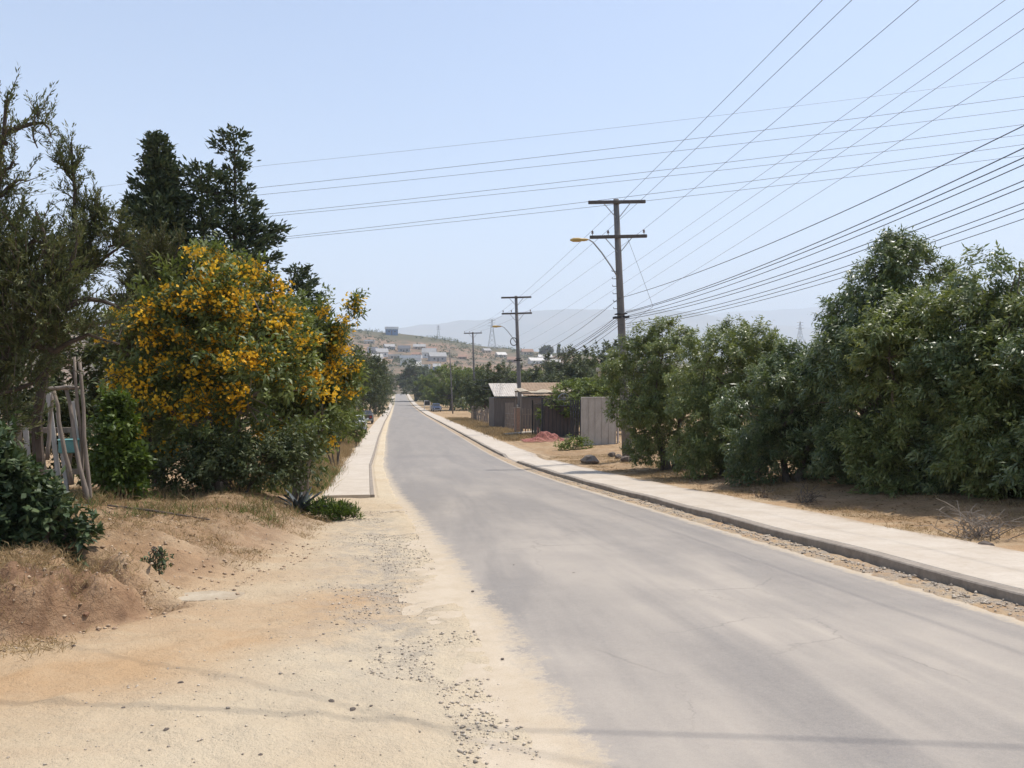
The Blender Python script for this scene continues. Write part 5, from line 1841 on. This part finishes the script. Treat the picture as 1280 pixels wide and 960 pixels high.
def car(name, loc, rz, paint, label, pickup=False):
    root = empty(name, loc, (0, 0, rz))
    tag(root, label, 'pickup truck' if pickup else 'car')
    Lc, W = (4.9, 1.75) if pickup else (4.1, 1.68)
    # local: x across, -y is the front
    side = [(-Lc / 2, .42), (-Lc / 2, .82), (-Lc / 2 + .12, .95), (-Lc / 2 + 1.15, 1.05), (Lc / 2 - .15, 1.08), (Lc / 2, .98), (Lc / 2, .42)]
    mb = MB()
    n = len(side)
    for s_, k in ((-1, 1), (1, 1)):
        pass
    secs = [(-W / 2, .0), (-W / 2 + .07, .05), (W / 2 - .07, .05), (W / 2, .0)]
    for x, up_ in secs:
        for y, z in side:
            mb.v.append((x, y, z + up_ * (z > .9)))
    for q_ in range(3):
        for i in range(n):
            j = (i + 1) % n
            mb.f.append((q_ * n + i, q_ * n + n + i, q_ * n + n + j, q_ * n + j))
    mb.f.append(tuple(range(n))); mb.f.append(tuple(range(4 * n - 1, 3 * n - 1, -1)))
    mb.build('body', paint, root)
    if pickup:
        cab = [(-1.15, 1.06), (-.55, 1.68), (.55, 1.70), (.75, 1.08)]
    else:
        cab = [(-.95, 1.06), (-.30, 1.46), (1.15, 1.46), (1.75, 1.08)]
    mb = MB()
    for x, inset in ((-W / 2 + .08, 0), (W / 2 - .08, 0)):
        for k, (y, z) in enumerate(cab):
            xx = x * (.86 if k in (1, 2) else 1)
            mb.v.append((xx, y, z))
    mb.f += [(0, 1, 2, 3), (7, 6, 5, 4), (0, 4, 5, 1), (1, 5, 6, 2), (2, 6, 7, 3), (3, 7, 4, 0)]
    mb.build('cab', paint, root)
    (y0, z0), (y1, z1), (y2, z2), (y3, z3) = cab
    W2 = W / 2 - .12
    d0 = Vector((0, y1 - y0, z1 - z0)).normalized(); n0_ = Vector((0, -d0.z, d0.y)) * .012
    v4 = [Vector((-W2 * .94, y0, z0)) + d0 * .08, Vector((W2 * .94, y0, z0)) + d0 * .08, Vector((W2 * .86, y1, z1)) - d0 * .07, Vector((-W2 * .86, y1, z1)) - d0 * .07]
    MB().add([p + n0_ for p in v4] + [p - n0_ * .3 for p in v4], [(0, 1, 2, 3), (4, 7, 6, 5), (0, 4, 5, 1), (1, 5, 6, 2), (2, 6, 7, 3), (3, 7, 4, 0)]).build('windscreen', M_GLASS, root)
    d1 = Vector((0, y3 - y2, z3 - z2)).normalized(); n1__ = Vector((0, -d1.z, d1.y)) * .012
    v4 = [Vector((-W2 * .86, y2, z2)) + d1 * .06, Vector((W2 * .86, y2, z2)) + d1 * .06, Vector((W2 * .94, y3, z3)) - d1 * .07, Vector((-W2 * .94, y3, z3)) - d1 * .07]
    MB().add([p + n1__ for p in v4] + [p - n1__ * .3 for p in v4], [(0, 1, 2, 3), (4, 7, 6, 5), (0, 4, 5, 1), (1, 5, 6, 2), (2, 6, 7, 3), (3, 7, 4, 0)]).build('rear_window', M_GLASS, root)
    for s_ in (-1, 1):
        vs = [(s_ * (W / 2 - .075), y0 + .22, 1.12), (s_ * (W / 2 - .075), y3 - .22, 1.12), (s_ * (W / 2 - .075) * .885, y2 - .08, z2 - .09), (s_ * (W / 2 - .075) * .885, y1 + .1, z1 - .09)]
        vs2 = [(x * .985, y, z) for x, y, z in vs]
        MB().add([(x * 1.008, y, z) for x, y, z in vs] + vs2, [(0, 1, 2, 3), (7, 6, 5, 4), (0, 4, 5, 1), (1, 5, 6, 2), (2, 6, 7, 3), (3, 7, 4, 0)]).build('side_window', M_GLASS, root)
        MB().lathe([(.02, -.03), (.09, -.03), (.10, .01), (.08, .03)], (s_ * (W / 2 - .28), -Lc / 2 - .01, .74), 12, Matrix.Rotation(R(90), 4, 'X')).build('headlight', M_LENS, root)
        MB().box((s_ * (W / 2 - .2), Lc / 2 + .012, .82), (.2, .03, .22), bev=.01).build('tail_light', M_TAIL, root)
        MB().box((s_ * (W / 2 + .08), y0 + .30, 1.12), (.16, .07, .12), bev=.02).build('side_mirror', paint, root)
        for yv in (-Lc / 2 + .82, Lc / 2 - .95):
            w_ = MB().lathe([(.18, -.10), (.30, -.10), (.335, -.06), (.335, .06), (.30, .10), (.18, .10)], (s_ * (W / 2 - .08), yv, .33), 18, Matrix.Rotation(R(90), 4, 'Y')).build('wheel', M_TYRE, root)
            MB().lathe([(.03, -.112), (.17, -.108), (.20, -.095), (.20, .095), (.17, .108), (.03, .112)], (s_ * (W / 2 - .08), yv, .33), 14, Matrix.Rotation(R(90), 4, 'Y')).build('rim', M_CHROME, w_)
    MB().box((0, -Lc / 2 - .04, .48), (W * .96, .10, .16), bev=.03).build('bumper', M_CHROME, root)
    MB().box((0, Lc / 2 + .04, .48), (W * .96, .10, .16), bev=.03).build('bumper', M_CHROME, root)
    MB().box((0, -Lc / 2 - .012, .74), (W * .52, .03, .17), bev=.01).build('grille', M_DARKM, root)
    if pickup:
        MB().box((0, 1.55, 1.075), (W - .3, 1.5, .02)).build('cargo_bed', M_DARKM, root)
    return root


cb = hit(545, 514.5)
cb.z = gz(cb.x, cb.y)
car('parked_pickup', cb, R(4), mat('paint_blue', (.035, .06, .13), (.03, .05, .11), 3, .35, .1, 0, spec=.5), 'dark blue pickup parked on the right verge far down the road', True)
cw = g_at(-3.35, 66)
car('parked_car', cw, R(181), mat('paint_white', (.70, .70, .69), (.64, .64, .63), 3, .35, 0, 0, spec=.5), 'white car parked half hidden behind greenery beside the left pavement')
cw = g_at(-3.6, 92)
car('parked_car', cw, R(180), mat('paint_dark', (.06, .05, .05), (.05, .042, .042), 3, .35, 0, 0, spec=.5), 'dark car parked beyond the white one on the left')
# white framed board
fbp = hit(534, 512); fbp.z = gz(fbp.x, fbp.y)
fs_ = empty('framed_board', fbp)
tag(fs_, 'white framed board standing left of the blue pickup', 'board')
MB().box((0, 0, 1.55), (1.35, .05, 1.0)).build('panel', M_GLASS, fs_)
for x in (-.68, .68):
    MB().box((x, 0, 1.05), (.16, .10, 2.2), bev=.01).build('post', MATS['paint_white'], fs_)
for z in (1.0, 2.08):
    MB().box((0, 0, z), (1.5, .09, .15), bev=.01).build('rail', MATS['paint_white'], fs_)

# ---- far hillside: houses, pylons, scrub
HOUSEG = 'houses on the far hillside'
WALLS = {'white': (.74, .71, .67), 'grey': (.38, .365, .35), 'cream': (.52, .45, .36), 'blue': (.10, .19, .34), 'brick': (.34, .21, .15), 'tan': (.45, .35, .26)}
ROOFS = {'white': (.75, .75, .74), 'rust': (.30, .17, .11), 'grey': (.36, .345, .33), 'pale': (.66, .62, .56), 'dark': (.10, .10, .11), 'blue': (.16, .24, .36)}


def far_house(px, py, w, h, wall, roof, label, rz=0.0, flat=False, dep=7.0, fn=hill_z, y0=480):
    p = hit(px, py, fn, y0)
    s_ = p.y / FPX
    W, H = w * s_ * 1.05, h * s_ * 1.15
    root = empty('hillside_house', p, (0, 0, rz))
    tag(root, label, 'house', HOUSEG)
    mw = mat('wall_' + wall, WALLS[wall], tuple(q_ * .82 for q_ in WALLS[wall]), .6, .9, bmp=0)
    mr = mat('roof_' + roof, ROOFS[roof], tuple(q_ * .8 for q_ in ROOFS[roof]), .6, .7, bmp=0)
    hw = H * (.62 if not flat else .8)
    MB().box((0, dep / 2, hw / 2 - 1.5), (W, dep, hw + 3)).build('wall', mw, root)
    if flat:
        MB().box((0, dep / 2, hw + .5), (W * 1.08, dep * 1.1, max(.8, H * .30))).build('roof', mr, root)
    else:
        ro_m = MB().prism([(-.6, 0), (dep + .6, 0), (dep * .55, H - hw + 1.0)], -W * .54, W * .54)
        ro_m.v = [(y_, x_, z_) for x_, y_, z_ in ro_m.v]; ro_m.f = [f_[::-1] for f_ in ro_m.f]
        ro_m.build('roof', mr, root).location = (0, 0, hw + .02)
    nwin = 2 if W > 9 else 1
    for k in range(nwin):
        x = W * (-.25 + .5 * k) if nwin == 2 else W * .18
        MB().box((x, -.04, hw * .55), (min(1.6, W * .2), .16, min(1.5, hw * .4))).build('window', M_GLASS, root)
    MB().box((-W * .02 if nwin == 2 else -W * .22, -.04, hw * .34), (1.0, .14, hw * .68)).build('door', MATS['door_dark'], root)
    return root


mat('door_dark', (.10, .07, .05), None, 2, .8, bmp=0)
far_house(490, 419, 14, 9, 'blue', 'white', 'blue house with white roof alone on the hill crest', .1, True, 9)
for px, py, w, h, wa, ro_, lab, fl_ in [
    (463, 430, 10, 4, 'cream', 'white', 'low house with bright white roof below the hill crest on the left', True),
    (513, 457, 24, 11, 'white', 'white', 'long bright white roofed hall at the end of the road', True),
    (516, 463, 16, 8, 'cream', 'pale', 'cream house directly under the bright white hall', False),
    (536, 448, 16, 10, 'white', 'grey', 'white gabled house right of the bright hall', False),
    (548, 452, 20, 9, 'grey', 'grey', 'large grey gabled house right of the white gabled one', False),
    (478, 446, 14, 8, 'white', 'grey', 'white house above the left row of trees', False),
    (494, 449, 15, 5, 'cream', 'pale', 'low cream house with pale roof left of the bright hall', True),
    (466, 442, 12, 6, 'grey', 'dark', 'grey house half hidden above the yellow blossom', False),
    (505, 440, 14, 6, 'grey', 'dark', 'grey dark roofed house above the bright hall', False),
    (524, 437, 14, 5, 'tan', 'grey', 'tan house with grey roof in the middle of the slope', False),
    (488, 437, 12, 5, 'grey', 'grey', 'small grey house on the left of the slope', False),
    (540, 440, 12, 5, 'tan', 'rust', 'tan house with rust roof above the grey gabled house', False),
    (519, 446, 10, 4, 'white', 'rust', 'small white house with rust roof behind the bright hall', False),
    (533, 463, 9, 6, 'white', 'white', 'small white house low between the trees', True),
    (546, 463, 9, 6, 'blue', 'grey', 'small blue grey house low behind the light green tree', False),
    (578, 449, 10, 4, 'brick', 'rust', 'brick house on the bare orange slope', False),
    (628, 447, 12, 5, 'cream', 'pale', 'cream house left of the second utility pole on the ridge', False),
    (660, 444, 14, 6, 'cream', 'rust', 'cream house with rust roof right of the second utility pole', False),
    (682, 450, 16, 5, 'tan', 'pale', 'tan house under the round skyline tree', False),
    (672, 455, 18, 6, 'white', 'pale', 'pale house low right of the second utility pole', False),
    (640, 453, 12, 5, 'brick', 'rust', 'brick house behind the second utility pole', False),
    (694, 456, 12, 5, 'brick', 'pale', 'brick house with pale roof right of the tan one', False),
    (610, 441, 9, 4, 'tan', 'grey', 'tiny tan house by the pylon on the ridge', False),
    (470, 452, 12, 7, 'white', 'pale', 'white house lowest on the left slope', False),
]:
    far_house(px, py, w, h, wa, ro_, lab, random.uniform(-.35, .35), fl_)


def pylon(px, py, top, label, yh=1050):
    p = hit(px, py, hill_z, 480) if yh is None else at(px, py, yh)
    H = (at(px, top, p.y).z - p.z)
    root = empty('pylon', p)
    tag(root, label, 'pylon', 'lattice pylons on the ridge')
    mb = MB()
    w0 = H * .13
    def leg(sx, sy, z):
        t = z / H
        k = w0 * (1 - t) ** 1.2 + .25
        return Vector((sx * k, sy * k, z))
    zs = np.linspace(-3, H, 8)
    zs2 = np.clip(zs, 0, H)
    for sx, sy in ((-1, -1), (1, -1), (1, 1), (-1, 1)):
        mb.tube([leg(sx, sy, zc) + Vector((0, 0, z - zc)) for z, zc in zip(zs, zs2)], .16, 4)
    for i in range(7):
        c4 = [leg(sx, sy, zs2[i]) for sx, sy in ((-1, -1), (1, -1), (1, 1), (-1, 1))]
        d4 = [leg(sx, sy, zs2[i + 1]) for sx, sy in ((-1, -1), (1, -1), (1, 1), (-1, 1))]
        for q_ in range(4):
            mb.tube([c4[q_], d4[(q_ + 1) % 4]], .09, 3); mb.tube([c4[(q_ + 1) % 4], d4[q_]], .09, 3)
    mb.build('lattice_tower', M_STEEL, root)
    for z in (.78, .88, .97):
        am = MB()
        wv = H * .13 * (1.15 if z < .8 else .9)
        am.tube([(-wv, 0, H * z), (0, 0, H * z + .6), (wv, 0, H * z)], .14, 4)
        am.tube([(-wv, 0, H * z), (0, 0, H * z - .5), (wv, 0, H * z)], .10, 4)
        am.build('crossarm', M_STEEL, root)
    return root


pylon(615, 437, 399, 'larger lattice pylon on the ridge left of the second utility pole', 900)
pylon(548, 427, 407, 'smaller lattice pylon on the ridge near the blue house', 1040)
pylon(1000, 440, 402, 'faint pylon seen through the gap in the hedge', 900)

n = 5200
xx = -200 + 620 * rng.random(n); yy_ = 480 + 560 * rng.random(n)
kk = (vnoise(xx / 22, yy_ / 22, 91) > .47)
xx, yy_ = xx[kk], yy_[kk]
c = np.stack([xx, yy_, hill_z(xx, yy_)], -1)
per = 22
sz = 1.0 + 2.4 * rng.random(len(c)) ** 2
p = np.repeat(c, per, 0) + rng.normal(size=(len(c) * per, 3)) * np.array([.55, .55, .38]) * np.repeat(sz, per)[:, None] + np.array([0, 0, .5]) * np.repeat(sz, per)[:, None]
o = leaves('hillside_scrub', p, rand_dir(len(p)), rand_dir(len(p)), .9 * np.repeat(sz, per) ** .6, .7, L_FAR, None)
o['kind'] = 'stuff'
# flat orchard land between the road and the hill, read as one mass of green
n = 1500
xx = 14 + 330 * rng.random(n) ** 1.3; yy_ = 130 + 380 * rng.random(n)
c = np.stack([xx, yy_, ground_z(xx, yy_)], -1)
per = 60
sz = 1.6 + 1.9 * rng.random(n)
p = np.repeat(c, per, 0) + rng.normal(size=(n * per, 3)) * np.array([.75, .75, .45]) * np.repeat(sz, per)[:, None] + np.array([0, 0, .85]) * np.repeat(sz, per)[:, None]
o = leaves('orchard', p, rand_dir(len(p)), rand_dir(len(p)), .8, .5, L_FAR, None)
o['kind'] = 'stuff'
n = 500
xx = -14 - 240 * rng.random(n); yy_ = 60 + 430 * rng.random(n)
c = np.stack([xx, yy_, ground_z(xx, yy_)], -1)
sz = 1.6 + 1.9 * rng.random(n)
p = np.repeat(c, per, 0) + rng.normal(size=(n * per, 3)) * np.array([.75, .75, .45]) * np.repeat(sz, per)[:, None] + np.array([0, 0, .85]) * np.repeat(sz, per)[:, None]
o = leaves('orchard', p, rand_dir(len(p)), rand_dir(len(p)), .8, .5, L_FAR, None)
o['kind'] = 'stuff'
